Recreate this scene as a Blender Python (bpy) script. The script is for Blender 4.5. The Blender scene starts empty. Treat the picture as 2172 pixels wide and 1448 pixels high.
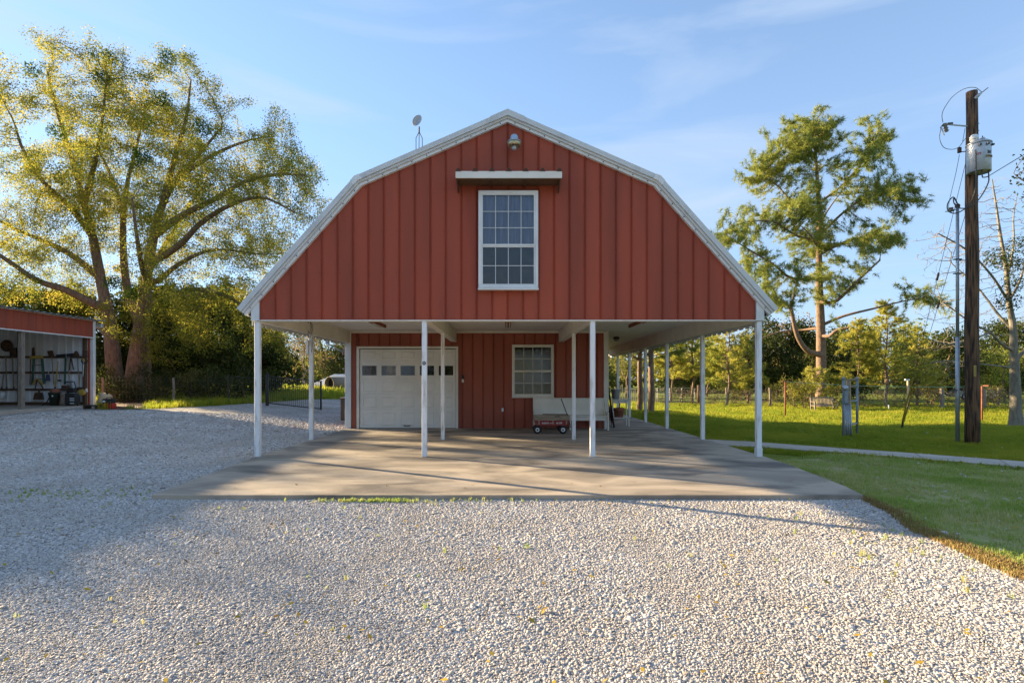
import bpy, math, random
import numpy as np
from mathutils import Vector, Matrix

SC = bpy.context.scene
COL = SC.collection
R = math.radians
# ------------------------------------------------------------------ camera
F_PX, VX, VY, EYE = 1151.0, 1073.0, 805.0, 1.52      # lens in photo pixels, vanishing point, eye height
cam_d = bpy.data.cameras.new('camera')
cam = bpy.data.objects.new('camera', cam_d); COL.objects.link(cam)
cam.location = (0, 0, EYE); cam.rotation_euler = (R(90), 0, 0)
cam_d.sensor_width = 36.0
cam_d.lens = 36.0 * F_PX / 2172.0
cam_d.shift_x = (1086.0 - VX) / 2172.0
cam_d.shift_y = (VY - 724.0) / 2172.0
cam_d.clip_start = 0.05; cam_d.clip_end = 3000
SC.camera = cam
# ------------------------------------------------------------------ sky and sun
SUN_EL = R(14.5)
SUN_AZ = R(60.0)          # measured from straight ahead (+Y) towards the left (-X)
world = bpy.data.worlds.new('World'); SC.world = world; world.use_nodes = True
nt = world.node_tree; nt.nodes.clear()
wo = nt.nodes.new('ShaderNodeOutputWorld'); bg = nt.nodes.new('ShaderNodeBackground')
sky = nt.nodes.new('ShaderNodeTexSky'); sky.sky_type = 'NISHITA'; sky.sun_disc = False
sky.sun_elevation = SUN_EL; sky.sun_rotation = -SUN_AZ
sky.air_density = 0.9; sky.dust_density = 0.08; sky.ozone_density = 2.2; sky.altitude = 60
tcw = nt.nodes.new('ShaderNodeTexCoord'); mpw = nt.nodes.new('ShaderNodeMapping')
mpw.inputs['Scale'].default_value = (1.2, 1.2, 7.0); mpw.inputs['Rotation'].default_value = (0.10, -0.13, 0.4)
cn = nt.nodes.new('ShaderNodeTexNoise'); cn.inputs['Scale'].default_value = 1.5; cn.inputs['Detail'].default_value = 9
cn.inputs['Roughness'].default_value = 0.52; cn.inputs['Distortion'].default_value = 0.5
cr = nt.nodes.new('ShaderNodeValToRGB')
cr.color_ramp.elements[0].position = 0.46; cr.color_ramp.elements[0].color = (0, 0, 0, 1)
cr.color_ramp.elements[1].position = 0.74; cr.color_ramp.elements[1].color = (0.75, 0.75, 0.75, 1)
mixc = nt.nodes.new('ShaderNodeMix'); mixc.data_type = 'RGBA'
mixc.inputs['B'].default_value = (1.25, 1.80, 2.70, 1)
nt.links.new(tcw.outputs['Generated'], mpw.inputs['Vector']); nt.links.new(mpw.outputs['Vector'], cn.inputs['Vector'])
nt.links.new(cn.outputs['Fac'], cr.inputs['Fac']); 
sxyz = nt.nodes.new('ShaderNodeSeparateXYZ'); nt.links.new(tcw.outputs['Generated'], sxyz.inputs[0])
hz = nt.nodes.new('ShaderNodeMapRange'); hz.inputs['From Min'].default_value = 0.0; hz.inputs['From Max'].default_value = 0.55      # thin haze low in the sky, all round
hz.inputs['To Min'].default_value = 0.85; hz.inputs['To Max'].default_value = 0.30; nt.links.new(sxyz.outputs['Z'], hz.inputs['Value'])
nt.links.new(hz.outputs['Result'], mixc.inputs['Factor'])
mixd = nt.nodes.new('ShaderNodeMix'); mixd.data_type = 'RGBA'; mixd.inputs['B'].default_value = (1.85, 2.25, 2.85, 1)
nt.links.new(cr.outputs['Color'], mixd.inputs['Factor']); nt.links.new(mixc.outputs['Result'], mixd.inputs['A'])
nt.links.new(sky.outputs['Color'], mixc.inputs['A']); nt.links.new(mixd.outputs['Result'], bg.inputs['Color'])
bg.inputs['Strength'].default_value = 0.092
nt.links.new(bg.outputs['Background'], wo.inputs['Surface'])
sun_d = bpy.data.lights.new('sun', 'SUN'); sun = bpy.data.objects.new('sun', sun_d); COL.objects.link(sun)
sun_d.energy = 5.0; sun_d.angle = R(0.55); sun_d.color = (1.0, 0.79, 0.50)
to_sun = Vector((-math.sin(SUN_AZ) * math.cos(SUN_EL), math.cos(SUN_AZ) * math.cos(SUN_EL), math.sin(SUN_EL)))
sun.rotation_euler = to_sun.to_track_quat('Z', 'Y').to_euler()
sun.location = to_sun * 60
SC.view_settings.view_transform = 'Standard'; SC.view_settings.look = 'None'
SC.view_settings.exposure = 1.95; SC.view_settings.gamma = 1.0; SC.view_settings.use_curve_mapping = False
SC.render.engine = 'CYCLES'
SC.cycles.use_denoising = True
SC.cycles.max_bounces = 8; SC.cycles.transparent_max_bounces = 8
SC.cycles.diffuse_bounces = 4
SC.cycles.caustics_reflective = False; SC.cycles.caustics_refractive = False

# ------------------------------------------------------------------ places
def ss(a, b, x):
    t = np.clip((np.asarray(x, float) - a) / (b - a), 0, 1)
    return t * t * (3 - 2 * t)
def H(x, y):
    """height of the ground: rises a little to the left, falls a little to the right"""
    return (0.46 * ss(-4, -14, x) * ss(6, 25, y) - 0.48 * ss(5.6, 14, x) * ss(15, 27, y)
            + 0.10 * ss(-4, -16, x) * ss(25, 45, y) - 0.05)
def P(px, py, Y):
    return Vector(((px - VX) * Y / F_PX, Y, EYE - (py - VY) * Y / F_PX))
def X(px, Y): return (px - VX) * Y / F_PX
def Z(py, Y): return EYE - (py - VY) * Y / F_PX
def G(px, py):
    """where the line of sight meets the ground"""
    y = 2.0
    while y < 150:
        p = P(px, py, y)
        if p.z <= float(H(p.x, p.y)): return Vector((p.x, p.y, float(H(p.x, p.y))))
        y += 0.02
    return P(px, py, 150)

# ------------------------------------------------------------------ materials
MATS = {}
def lin(c): return tuple((v / 12.92 if v <= 0.04045 else ((v + 0.055) / 1.055) ** 2.4) for v in c)
def mat(name, c, c2=None, rough=0.6, scale=2.0, detail=6, bump=0.0, bscale=60, metal=0.0, stretch=(1, 1, 1),
        spec=0.4, orand=0.0, lo=0.35, hi=0.65, ndist=0.0):
    m = bpy.data.materials.new(name); m.use_nodes = True; t = m.node_tree; n = t.nodes; b = n['Principled BSDF']
    geo = n.new('ShaderNodeNewGeometry'); mp = n.new('ShaderNodeMapping'); mp.inputs['Scale'].default_value = stretch
    no = n.new('ShaderNodeTexNoise'); no.inputs['Scale'].default_value = scale; no.inputs['Detail'].default_value = detail
    no.inputs['Distortion'].default_value = ndist
    ra = n.new('ShaderNodeValToRGB'); ra.color_ramp.elements[0].position = lo; ra.color_ramp.elements[1].position = hi
    if c2 is None: c2 = tuple(v * 0.8 for v in c)
    ra.color_ramp.elements[0].color = (*c, 1); ra.color_ramp.elements[1].color = (*c2, 1)
    t.links.new(geo.outputs['Position'], mp.inputs['Vector']); t.links.new(mp.outputs['Vector'], no.inputs['Vector'])
    t.links.new(no.outputs['Fac'], ra.inputs['Fac'])
    out = ra.outputs['Color']
    if orand > 0:
        oi = n.new('ShaderNodeObjectInfo'); mr = n.new('ShaderNodeMapRange')
        mr.inputs['To Min'].default_value = 1 - orand; mr.inputs['To Max'].default_value = 1 + orand
        hs = n.new('ShaderNodeHueSaturation')
        t.links.new(oi.outputs['Random'], mr.inputs['Value']); t.links.new(mr.outputs['Result'], hs.inputs['Value'])
        t.links.new(out, hs.inputs['Color']); out = hs.outputs['Color']
    t.links.new(out, b.inputs['Base Color'])
    b.inputs['Roughness'].default_value = rough; b.inputs['Metallic'].default_value = metal
    b.inputs['Specular IOR Level'].default_value = spec
    if bump > 0:
        n2 = n.new('ShaderNodeTexNoise'); n2.inputs['Scale'].default_value = bscale; n2.inputs['Detail'].default_value = 5
        t.links.new(mp.outputs['Vector'], n2.inputs['Vector'])
        bp = n.new('ShaderNodeBump'); bp.inputs['Strength'].default_value = bump; bp.inputs['Distance'].default_value = 0.02
        t.links.new(n2.outputs['Fac'], bp.inputs['Height']); t.links.new(bp.outputs['Normal'], b.inputs['Normal'])
    MATS[name] = m
    return m
def leafmat(name, c1, c2, trans=0.45, c3=None):
    m = bpy.data.materials.new(name); m.use_nodes = True; t = m.node_tree; n = t.nodes; n.clear()
    o = n.new('ShaderNodeOutputMaterial'); geo = n.new('ShaderNodeNewGeometry')
    no = n.new('ShaderNodeTexNoise'); no.inputs['Scale'].default_value = 0.55; no.inputs['Detail'].default_value = 3
    t.links.new(geo.outputs['Position'], no.inputs['Vector'])
    add = n.new('ShaderNodeMath'); add.operation = 'MULTIPLY_ADD'; add.inputs[1].default_value = 0.55
    nsub = n.new('ShaderNodeMath'); nsub.operation = 'MULTIPLY_ADD'; nsub.inputs[1].default_value = 1.5; nsub.inputs[2].default_value = -0.52
    t.links.new(no.outputs['Fac'], nsub.inputs[0])
    t.links.new(geo.outputs['Random Per Island'], add.inputs[0]); t.links.new(nsub.outputs[0], add.inputs[2])
    ra = n.new('ShaderNodeValToRGB'); e = ra.color_ramp.elements
    e[0].position = 0.1; e[0].color = (*c1, 1); e[1].position = 0.9; e[1].color = (*c2, 1)
    if c3: x = e.new(0.5); x.color = (*c3, 1)
    t.links.new(add.outputs[0], ra.inputs['Fac'])
    df = n.new('ShaderNodeBsdfDiffuse'); tr = n.new('ShaderNodeBsdfTranslucent'); mx = n.new('ShaderNodeMixShader')
    mx.inputs[0].default_value = trans
    t.links.new(ra.outputs['Color'], df.inputs['Color']); t.links.new(ra.outputs['Color'], tr.inputs['Color'])
    t.links.new(df.outputs[0], mx.inputs[1]); t.links.new(tr.outputs[0], mx.inputs[2])
    t.links.new(mx.outputs[0], o.inputs['Surface'])
    MATS[name] = m
    return m
def glassmat(name, tint, refl=0.25, rough=0.03):
    m = bpy.data.materials.new(name); m.use_nodes = True; t = m.node_tree; n = t.nodes; n.clear()
    o = n.new('ShaderNodeOutputMaterial'); tr = n.new('ShaderNodeBsdfTransparent'); gl = n.new('ShaderNodeBsdfGlossy')
    tr.inputs['Color'].default_value = (*tint, 1); gl.inputs['Roughness'].default_value = rough
    fr = n.new('ShaderNodeFresnel'); fr.inputs['IOR'].default_value = 1.5
    ad = n.new('ShaderNodeMath'); ad.operation = 'ADD'; ad.inputs[1].default_value = refl
    no = n.new('ShaderNodeTexNoise'); no.inputs['Scale'].default_value = 3.0
    bp = n.new('ShaderNodeBump'); bp.inputs['Strength'].default_value = 0.06; bp.inputs['Distance'].default_value = 0.05
    t.links.new(no.outputs['Fac'], bp.inputs['Height']); t.links.new(bp.outputs['Normal'], gl.inputs['Normal'])
    mx = n.new('ShaderNodeMixShader'); t.links.new(fr.outputs[0], ad.inputs[0]); t.links.new(ad.outputs[0], mx.inputs[0])
    t.links.new(tr.outputs[0], mx.inputs[1]); t.links.new(gl.outputs[0], mx.inputs[2]); t.links.new(mx.outputs[0], o.inputs['Surface'])
    MATS[name] = m
    return m

mat('barn_red', (0.395, 0.086, 0.047), (0.30, 0.072, 0.044), rough=0.6, scale=2.6, stretch=(1, 1, .10), bump=0.06, bscale=120, orand=0.05, spec=0.18)
mat('barn_red_low', (0.36, 0.095, 0.055), (0.30, 0.080, 0.048), rough=0.65, scale=1.1, bump=0.12, bscale=150, orand=0.05, stretch=(1, 1, .35))
mat('white_trim', (0.74, 0.75, 0.74), (0.62, 0.62, 0.59), rough=0.45, scale=2.5, lo=.45, hi=.8, spec=.4)
mat('grey_trim', (0.62, 0.63, 0.62), (0.50, 0.50, 0.48), rough=0.5, scale=3, detail=9, lo=.5, hi=.85, stretch=(1, 1, 1))
mat('post_paint', (0.82, 0.82, 0.81), (0.55, 0.51, 0.46), rough=0.6, scale=7, detail=12, lo=.53, hi=.72, stretch=(2, 2, .45), bump=.15, bscale=60)
mat('cream_paint', (0.79, 0.75, 0.66), (0.70, 0.65, 0.56), rough=0.6, scale=2.2, detail=8)
mat('door_white', (0.80, 0.77, 0.70), (0.70, 0.67, 0.60), rough=0.5, scale=1.6, detail=9, bump=.06, bscale=200)
mat('ceiling_white', (0.83, 0.81, 0.76), (0.77, 0.75, 0.69), rough=0.7, scale=.8)
mat('roof_metal', (0.58, 0.59, 0.59), (0.45, 0.45, 0.44), rough=0.4, scale=1.5, metal=.3)
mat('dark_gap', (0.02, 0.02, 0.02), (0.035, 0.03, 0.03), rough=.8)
mat('curtain', (0.36, 0.38, 0.48), (0.25, 0.27, 0.36), rough=.9, scale=9, stretch=(3, 1, .15))
mat('dim_room', (0.07, 0.06, 0.04), (0.03, 0.028, 0.022), rough=.8, scale=5)  # near-black colour stands in for the unlit space behind the panes
glassmat('pane_glass', (0.86, 0.90, 0.93), 0.0)
glassmat('low_glass', (0.8, 0.8, 0.76), 0.015)
glassmat('door_glass', (0.5, 0.5, 0.5), 0.02)
mat('concrete', (0.47, 0.385, 0.29), (0.16, 0.135, 0.11), rough=.8, scale=.85, detail=14, bump=.3, bscale=90, lo=.40, hi=.66, ndist=.9, stretch=(.8, 1.5, 1))
mat('concrete_path', (0.50, 0.43, 0.35), (0.40, 0.345, 0.28), rough=.85, scale=2, detail=9, bump=.25, bscale=90)
mat('galvanised', (0.50, 0.52, 0.53), (0.38, 0.40, 0.42), rough=.45, scale=9, metal=.55)
mat('grey_steel', (0.30, 0.34, 0.36), (0.24, 0.27, 0.29), rough=.5, scale=6, metal=.2)
mat('black_iron', (0.018, 0.018, 0.018), (0.03, 0.028, 0.026), rough=.5, scale=8)
mat('black_rubber', (0.02, 0.02, 0.02), (0.035, 0.034, 0.032), rough=.8, scale=14)
mat('old_wood', (0.30, 0.25, 0.20), (0.18, 0.14, 0.10), rough=.8, scale=9, stretch=(4, 4, .5), bump=.4, bscale=30)
mat('rail_wood', (0.44, 0.36, 0.27), (0.28, 0.21, 0.14), rough=.75, scale=8, stretch=(.6, 3, 5), bump=.3, bscale=30)
mat('brown_wood', (0.13, 0.075, 0.04), (0.08, 0.045, 0.025), rough=.8, scale=7, stretch=(4, 4, .5), bump=.3, bscale=40)
mat('pole_wood', (0.20, 0.105, 0.05), (0.035, 0.021, 0.014), rough=.85, scale=9, detail=12, stretch=(3, 3, .22), bump=1.0, bscale=20, lo=.40, hi=.60)
mat('wagon_red', (0.28, 0.02, 0.02), (0.20, 0.018, 0.016), rough=.35, scale=5, spec=.5)
mat('white_print', (0.8, 0.8, 0.78), (0.72, 0.72, 0.7), rough=.6)
mat('black_print', (0.02, 0.02, 0.02), (0.03, 0.03, 0.03), rough=.6)
mat('red_print', (0.45, 0.03, 0.02), (0.4, 0.03, 0.02), rough=.6)
mat('orange_rust', (0.30, 0.095, 0.035), (0.20, 0.06, 0.025), rough=.75, scale=8)
mat('rusty', (0.11, 0.055, 0.03), (0.06, 0.034, 0.022), rough=.8, scale=10)
mat('yellow_plastic', (0.50, 0.33, 0.06), (0.4, 0.26, 0.05), rough=.5)
mat('green_plastic', (0.06, 0.13, 0.095), (0.05, 0.105, 0.075), rough=.5)
mat('dark_green', (0.03, 0.042, 0.028), (0.022, 0.03, 0.02), rough=.55)
mat('blue_plastic', (0.08, 0.09, 0.17), (0.06, 0.07, 0.13), rough=.5)
mat('red_plastic', (0.5, 0.025, 0.02), (0.4, 0.02, 0.018), rough=.4)
mat('beige_plastic', (0.62, 0.45, 0.27), (0.55, 0.4, 0.24), rough=.55)
mat('tool_wood', (0.36, 0.25, 0.13), (0.26, 0.17, 0.09), rough=.7, scale=9)
mat('terracotta', (0.33, 0.13, 0.07), (0.25, 0.10, 0.06), rough=.85, scale=12)
mat('shed_white', (0.76, 0.76, 0.77), (0.66, 0.65, 0.64), rough=.6, scale=1.5, orand=.05)
mat('ac_brown', (0.16, 0.11, 0.075), (0.12, 0.085, 0.06), rough=.6)
mat('reflector', (0.62, 0.52, 0.30), (0.5, 0.42, 0.25), rough=.3, metal=.6)
mat('lamp_blue', (0.42, 0.52, 0.62), (0.36, 0.45, 0.55), rough=.35, metal=.4)
mat('dish_grey', (0.40, 0.42, 0.44), (0.33, 0.35, 0.37), rough=.5)
mat('statue_stone', (0.50, 0.40, 0.29), (0.36, 0.27, 0.19), rough=.85, scale=14)
mat('far_roof', (0.66, 0.64, 0.61), (0.58, 0.55, 0.52), rough=.6, scale=.4)
mat('bark', (0.25, 0.165, 0.105), (0.13, 0.085, 0.058), rough=.9, scale=6, detail=9, stretch=(2, 2, .5), bump=.8, bscale=12)
mat('pine_bark', (0.27, 0.175, 0.115), (0.13, 0.082, 0.055), rough=.9, scale=7, detail=9, stretch=(2, 2, .6), bump=.8, bscale=12)
mat('pale_bark', (0.27, 0.235, 0.175), (0.17, 0.14, 0.10), rough=.9, scale=6, detail=9, stretch=(2, 2, .7), bump=.6, bscale=14)
mat('vine_stem', (0.24, 0.165, 0.11), (0.14, 0.09, 0.06), rough=.9, scale=4)
mat('wire', (0.10, 0.10, 0.10), (0.07, 0.07, 0.07), rough=.5, metal=.4)
mat('pale_wire', (0.34, 0.34, 0.33), (0.28, 0.28, 0.27), rough=.5, metal=.3)
mat('green_line', (0.20, 0.34, 0.22), (0.17, 0.30, 0.2), rough=.6)
mat('soil', (0.17, 0.095, 0.055), (0.11, 0.065, 0.04), rough=.95, scale=5, bump=.5, bscale=40)
leafmat('leaf_gold', (0.13, 0.17, 0.028), (0.50, 0.40, 0.065), .6, (0.29, 0.29, 0.045))
leafmat('leaf_green', (0.035, 0.085, 0.014), (0.09, 0.14, 0.022), .45)
leafmat('leaf_dark', (0.035, 0.052, 0.018), (0.115, 0.125, 0.034), .35, (0.064, 0.084, 0.026))
leafmat('leaf_olive', (0.10, 0.12, 0.03), (0.26, 0.22, 0.055), .5, (0.16, 0.17, 0.04))
leafmat('leaf_tan', (0.24, 0.17, 0.075), (0.40, 0.27, 0.11), .5)
leafmat('leaf_bright', (0.17, 0.24, 0.035), (0.46, 0.44, 0.07), .55, (0.30, 0.33, 0.05))
leafmat('needle', (0.14, 0.19, 0.05), (0.50, 0.48, 0.12), .5, (0.28, 0.32, 0.075))
leafmat('needle_bright', (0.24, 0.27, 0.05), (0.66, 0.57, 0.12), .5, (0.42, 0.41, 0.08))
leafmat('fallen', (0.42, 0.26, 0.04), (0.16, 0.07, 0.03), .2, (0.45, 0.33, 0.05))

# ------------------------------------------------------------------ mesh building
class MB:
    def __init__(s): s.v = []; s.f = []
    def add(s, vs, fs):
        k = len(s.v); s.v += [tuple(p) for p in vs]; s.f += [tuple(i + k for i in q) for q in fs]; return s
    def box(s, x0, x1, y0, y1, z0, z1):
        return s.add([(x0, y0, z0), (x1, y0, z0), (x1, y1, z0), (x0, y1, z0), (x0, y0, z1), (x1, y0, z1), (x1, y1, z1), (x0, y1, z1)],
                     [(0, 3, 2, 1), (4, 5, 6, 7), (0, 1, 5, 4), (1, 2, 6, 5), (2, 3, 7, 6), (3, 0, 4, 7)])
    def bbox(s, x0, x1, y0, y1, z0, z1, b=0.01):
        """box with chamfered edges"""
        c = ((x0 + x1) / 2, (y0 + y1) / 2, (z0 + z1) / 2); h = ((x1 - x0) / 2, (y1 - y0) / 2, (z1 - z0) / 2)
        b = min(b, min(h) * .45)
        vs = []; idx = {}
        for sx in (-1, 1):
            for sy in (-1, 1):
                for sz in (-1, 1):
                    for ax in range(3):
                        d = [h[i] - b for i in range(3)]; d[ax] = h[ax]
                        idx[(sx, sy, sz, ax)] = len(vs)
                        vs.append((c[0] + sx * d[0], c[1] + sy * d[1], c[2] + sz * d[2]))
        fs = []
        for ax in range(3):
            o = [i for i in range(3) if i != ax]
            for sg in (-1, 1):
                def k(a, b_):
                    q = [0, 0, 0]; q[ax] = sg; q[o[0]] = a; q[o[1]] = b_; return idx[(*q, ax)]
                fs.append((k(-1, -1), k(1, -1), k(1, 1), k(-1, 1)))
            # edges along ax
            for a in (-1, 1):
                for b_ in (-1, 1):
                    q0 = [0, 0, 0]; q0[o[0]] = a; q0[o[1]] = b_; q1 = list(q0); q0[ax] = -1; q1[ax] = 1
                    fs.append((idx[(*q0, o[0])], idx[(*q1, o[0])], idx[(*q1, o[1])], idx[(*q0, o[1])]))
        for sx in (-1, 1):
            for sy in (-1, 1):
                for sz in (-1, 1): fs.append(tuple(idx[(sx, sy, sz, a)] for a in range(3)))
        return s.add(vs, fs)
    def obox(s, c, size, rot=None):
        m = MB().box(-size[0] / 2, size[0] / 2, -size[1] / 2, size[1] / 2, -size[2] / 2, size[2] / 2)
        M_ = Matrix.Translation(Vector(c)) @ (rot if rot is not None else Matrix.Identity(4))
        return s.add([M_ @ Vector(p) for p in m.v], m.f)
    def bar(s, a, b, w, d, up=(0, 0, 1)):
        """rectangular bar from a to b, w across, d along up"""
        a, b = Vector(a), Vector(b); t = (b - a).normalized(); u = Vector(up); sd = t.cross(u)
        if sd.length < 1e-4: sd = t.cross(Vector((0, 1, 0)))
        sd.normalize(); u = sd.cross(t).normalized(); vs = []
        for p in (a, b):
            for i, j in ((-1, -1), (1, -1), (1, 1), (-1, 1)): vs.append(p + sd * i * w / 2 + u * j * d / 2)
        return s.add(vs, [(0, 1, 2, 3), (7, 6, 5, 4), (0, 4, 5, 1), (1, 5, 6, 2), (2, 6, 7, 3), (3, 7, 4, 0)])
    def prism(s, poly, a, b, axis='y'):
        """closed outline in the two other axes, extruded a..b along axis"""
        n = len(poly)
        def pt(p, t): return {'y': (p[0], t, p[1]), 'x': (t, p[0], p[1]), 'z': (p[0], p[1], t)}[axis]
        return s.add([pt(p, a) for p in poly] + [pt(p, b) for p in poly],
                     [tuple(range(n)), tuple(range(2 * n - 1, n - 1, -1))] + [(i, i + n, (i + 1) % n + n, (i + 1) % n) for i in range(n)])
    def tube(s, pts, rad, n=8, cap=True):
        pts = [Vector(p) for p in pts]; m = len(pts)
        if not hasattr(rad, '__len__'): rad = [rad] * m
        fr = None; vs = []
        for i, p in enumerate(pts):
            t = (pts[min(i + 1, m - 1)] - pts[max(i - 1, 0)]).normalized()
            if fr is None:
                fr = t.orthogonal().normalized()
            else:
                fr = (fr - t * fr.dot(t)); fr = fr.normalized() if fr.length > 1e-6 else t.orthogonal().normalized()
            bn = t.cross(fr)
            for k in range(n):
                a = 2 * math.pi * k / n; vs.append(p + (fr * math.cos(a) + bn * math.sin(a)) * rad[i])
        fs = [(i * n + k, i * n + (k + 1) % n, (i + 1) * n + (k + 1) % n, (i + 1) * n + k) for i in range(m - 1) for k in range(n)]
        if cap: fs += [tuple(range(n - 1, -1, -1)), tuple((m - 1) * n + k for k in range(n))]
        return s.add(vs, fs)
    def lathe(s, prof, c=(0, 0, 0), n=20, rot=None):
        M_ = Matrix.Translation(Vector(c)) @ (rot if rot is not None else Matrix.Identity(4)); vs = []
        for r, z in prof:
            for k in range(n):
                a = 2 * math.pi * k / n; vs.append(M_ @ Vector((r * math.cos(a), r * math.sin(a), z)))
        m = len(prof)
        fs = [(i * n + k, i * n + (k + 1) % n, (i + 1) * n + (k + 1) % n, (i + 1) * n + k) for i in range(m - 1) for k in range(n)]
        fs += [tuple(range(n - 1, -1, -1)), tuple((m - 1) * n + k for k in range(n))]
        return s.add(vs, fs)
    def ring(s, c, R_, r, rot=None, n=20, k=6):
        pts = []; M_ = Matrix.Translation(Vector(c)) @ (rot if rot is not None else Matrix.Identity(4)); vs = []
        for i in range(n):
            a = 2 * math.pi * i / n
            for j in range(k):
                b = 2 * math.pi * j / k
                vs.append(M_ @ Vector(((R_ + r * math.cos(b)) * math.cos(a), (R_ + r * math.cos(b)) * math.sin(a), r * math.sin(b))))
        return s.add(vs, [(i * k + j, ((i + 1) % n) * k + j, ((i + 1) % n) * k + (j + 1) % k, i * k + (j + 1) % k) for i in range(n) for j in range(k)])
    def build(s, name, m, parent=None, smooth=False, **kw):
        me = bpy.data.meshes.new(name)
        if parent is not None:
            r = parent
            while r.parent is not None: r = r.parent
            o0 = Vector(r.location)
        else:
            a = np.array(s.v); o0 = Vector(((a[:, 0].min() + a[:, 0].max()) / 2, (a[:, 1].min() + a[:, 1].max()) / 2, a[:, 2].min()))
        me.from_pydata([tuple(Vector(p) - o0) for p in s.v], [], s.f); me.update()
        if smooth:
            me.polygons.foreach_set('use_smooth', [len(p.vertices) <= 4 for p in me.polygons])
        ob = bpy.data.objects.new(name, me); COL.objects.link(ob)
        me.materials.append(MATS[m])
        if parent is not None: ob.parent = parent
        else: ob.location = o0
        for k, v in kw.items(): ob[k] = v
        return ob
def thing(name, label, cat, loc=(0, 0, 0), group=None, rz=0):
    o = bpy.data.objects.new(name, None); COL.objects.link(o); o.location = loc; o.rotation_euler = (0, 0, rz)
    o.empty_display_size = 0.2; o['label'] = label; o['category'] = cat
    if group: o['group'] = group
    return o
def tag(o, label, cat, group=None):
    o['label'] = label; o['category'] = cat
    if group: o['group'] = group
    return o
def copy_tree(o, parent=None):
    c = o.copy(); COL.objects.link(c); c.parent = parent
    for ch in list(o.children): copy_tree(ch, c)
    return c
def np_mesh(name, V, Fs, m, parent=None, smooth=False, loc=None, **kw):
    """big mesh from arrays; Fs is a list of (k,3) or (k,4) index arrays; m one material name"""
    me = bpy.data.meshes.new(name); V = np.asarray(V, np.float32)
    me.vertices.add(len(V)); me.vertices.foreach_set('co', V.ravel())
    nl = sum(f.size for f in Fs); npoly = sum(len(f) for f in Fs)
    me.loops.add(nl); me.loops.foreach_set('vertex_index', np.concatenate([f.ravel() for f in Fs]).astype(np.int32))
    tot = np.concatenate([np.full(len(f), f.shape[1], np.int32) for f in Fs]); st = np.concatenate([[0], np.cumsum(tot)[:-1]]).astype(np.int32)
    me.polygons.add(npoly); me.polygons.foreach_set('loop_start', st); me.polygons.foreach_set('loop_total', tot)
    if smooth: me.polygons.foreach_set('use_smooth', np.ones(npoly, bool))
    me.update(calc_edges=True); me.materials.append(MATS[m])
    ob = bpy.data.objects.new(name, me); COL.objects.link(ob)
    if parent is not None: ob.parent = parent
    if loc is not None: ob.location = loc
    for k, v in kw.items(): ob[k] = v
    return ob
def lettering(text, size, m, parent, M4, name='lettering', shear=0.0, bold=0.0):
    """flat print: the glyph outlines as a thin mesh"""
    cu = bpy.data.curves.new('glyphs', 'FONT'); cu.body = text; cu.size = size; cu.extrude = 0.0008; cu.shear = shear; cu.offset = bold
    cu.align_x = 'CENTER'; cu.align_y = 'CENTER'; cu.resolution_u = 3
    tmp = bpy.data.objects.new('glyphs', cu); COL.objects.link(tmp)
    dg = bpy.context.evaluated_depsgraph_get(); me = bpy.data.meshes.new_from_object(tmp.evaluated_get(dg))
    bpy.data.objects.remove(tmp); bpy.data.curves.remove(cu)
    r = parent
    while r.parent is not None: r = r.parent
    me.transform(Matrix.Translation(-Vector(r.location)) @ M4); me.materials.clear(); me.materials.append(MATS[m])
    ob = bpy.data.objects.new(name, me); COL.objects.link(ob); ob.parent = parent
    return ob
FACE = Matrix.Rotation(R(90), 4, 'X')          # print that faces the camera side (-Y)
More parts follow.
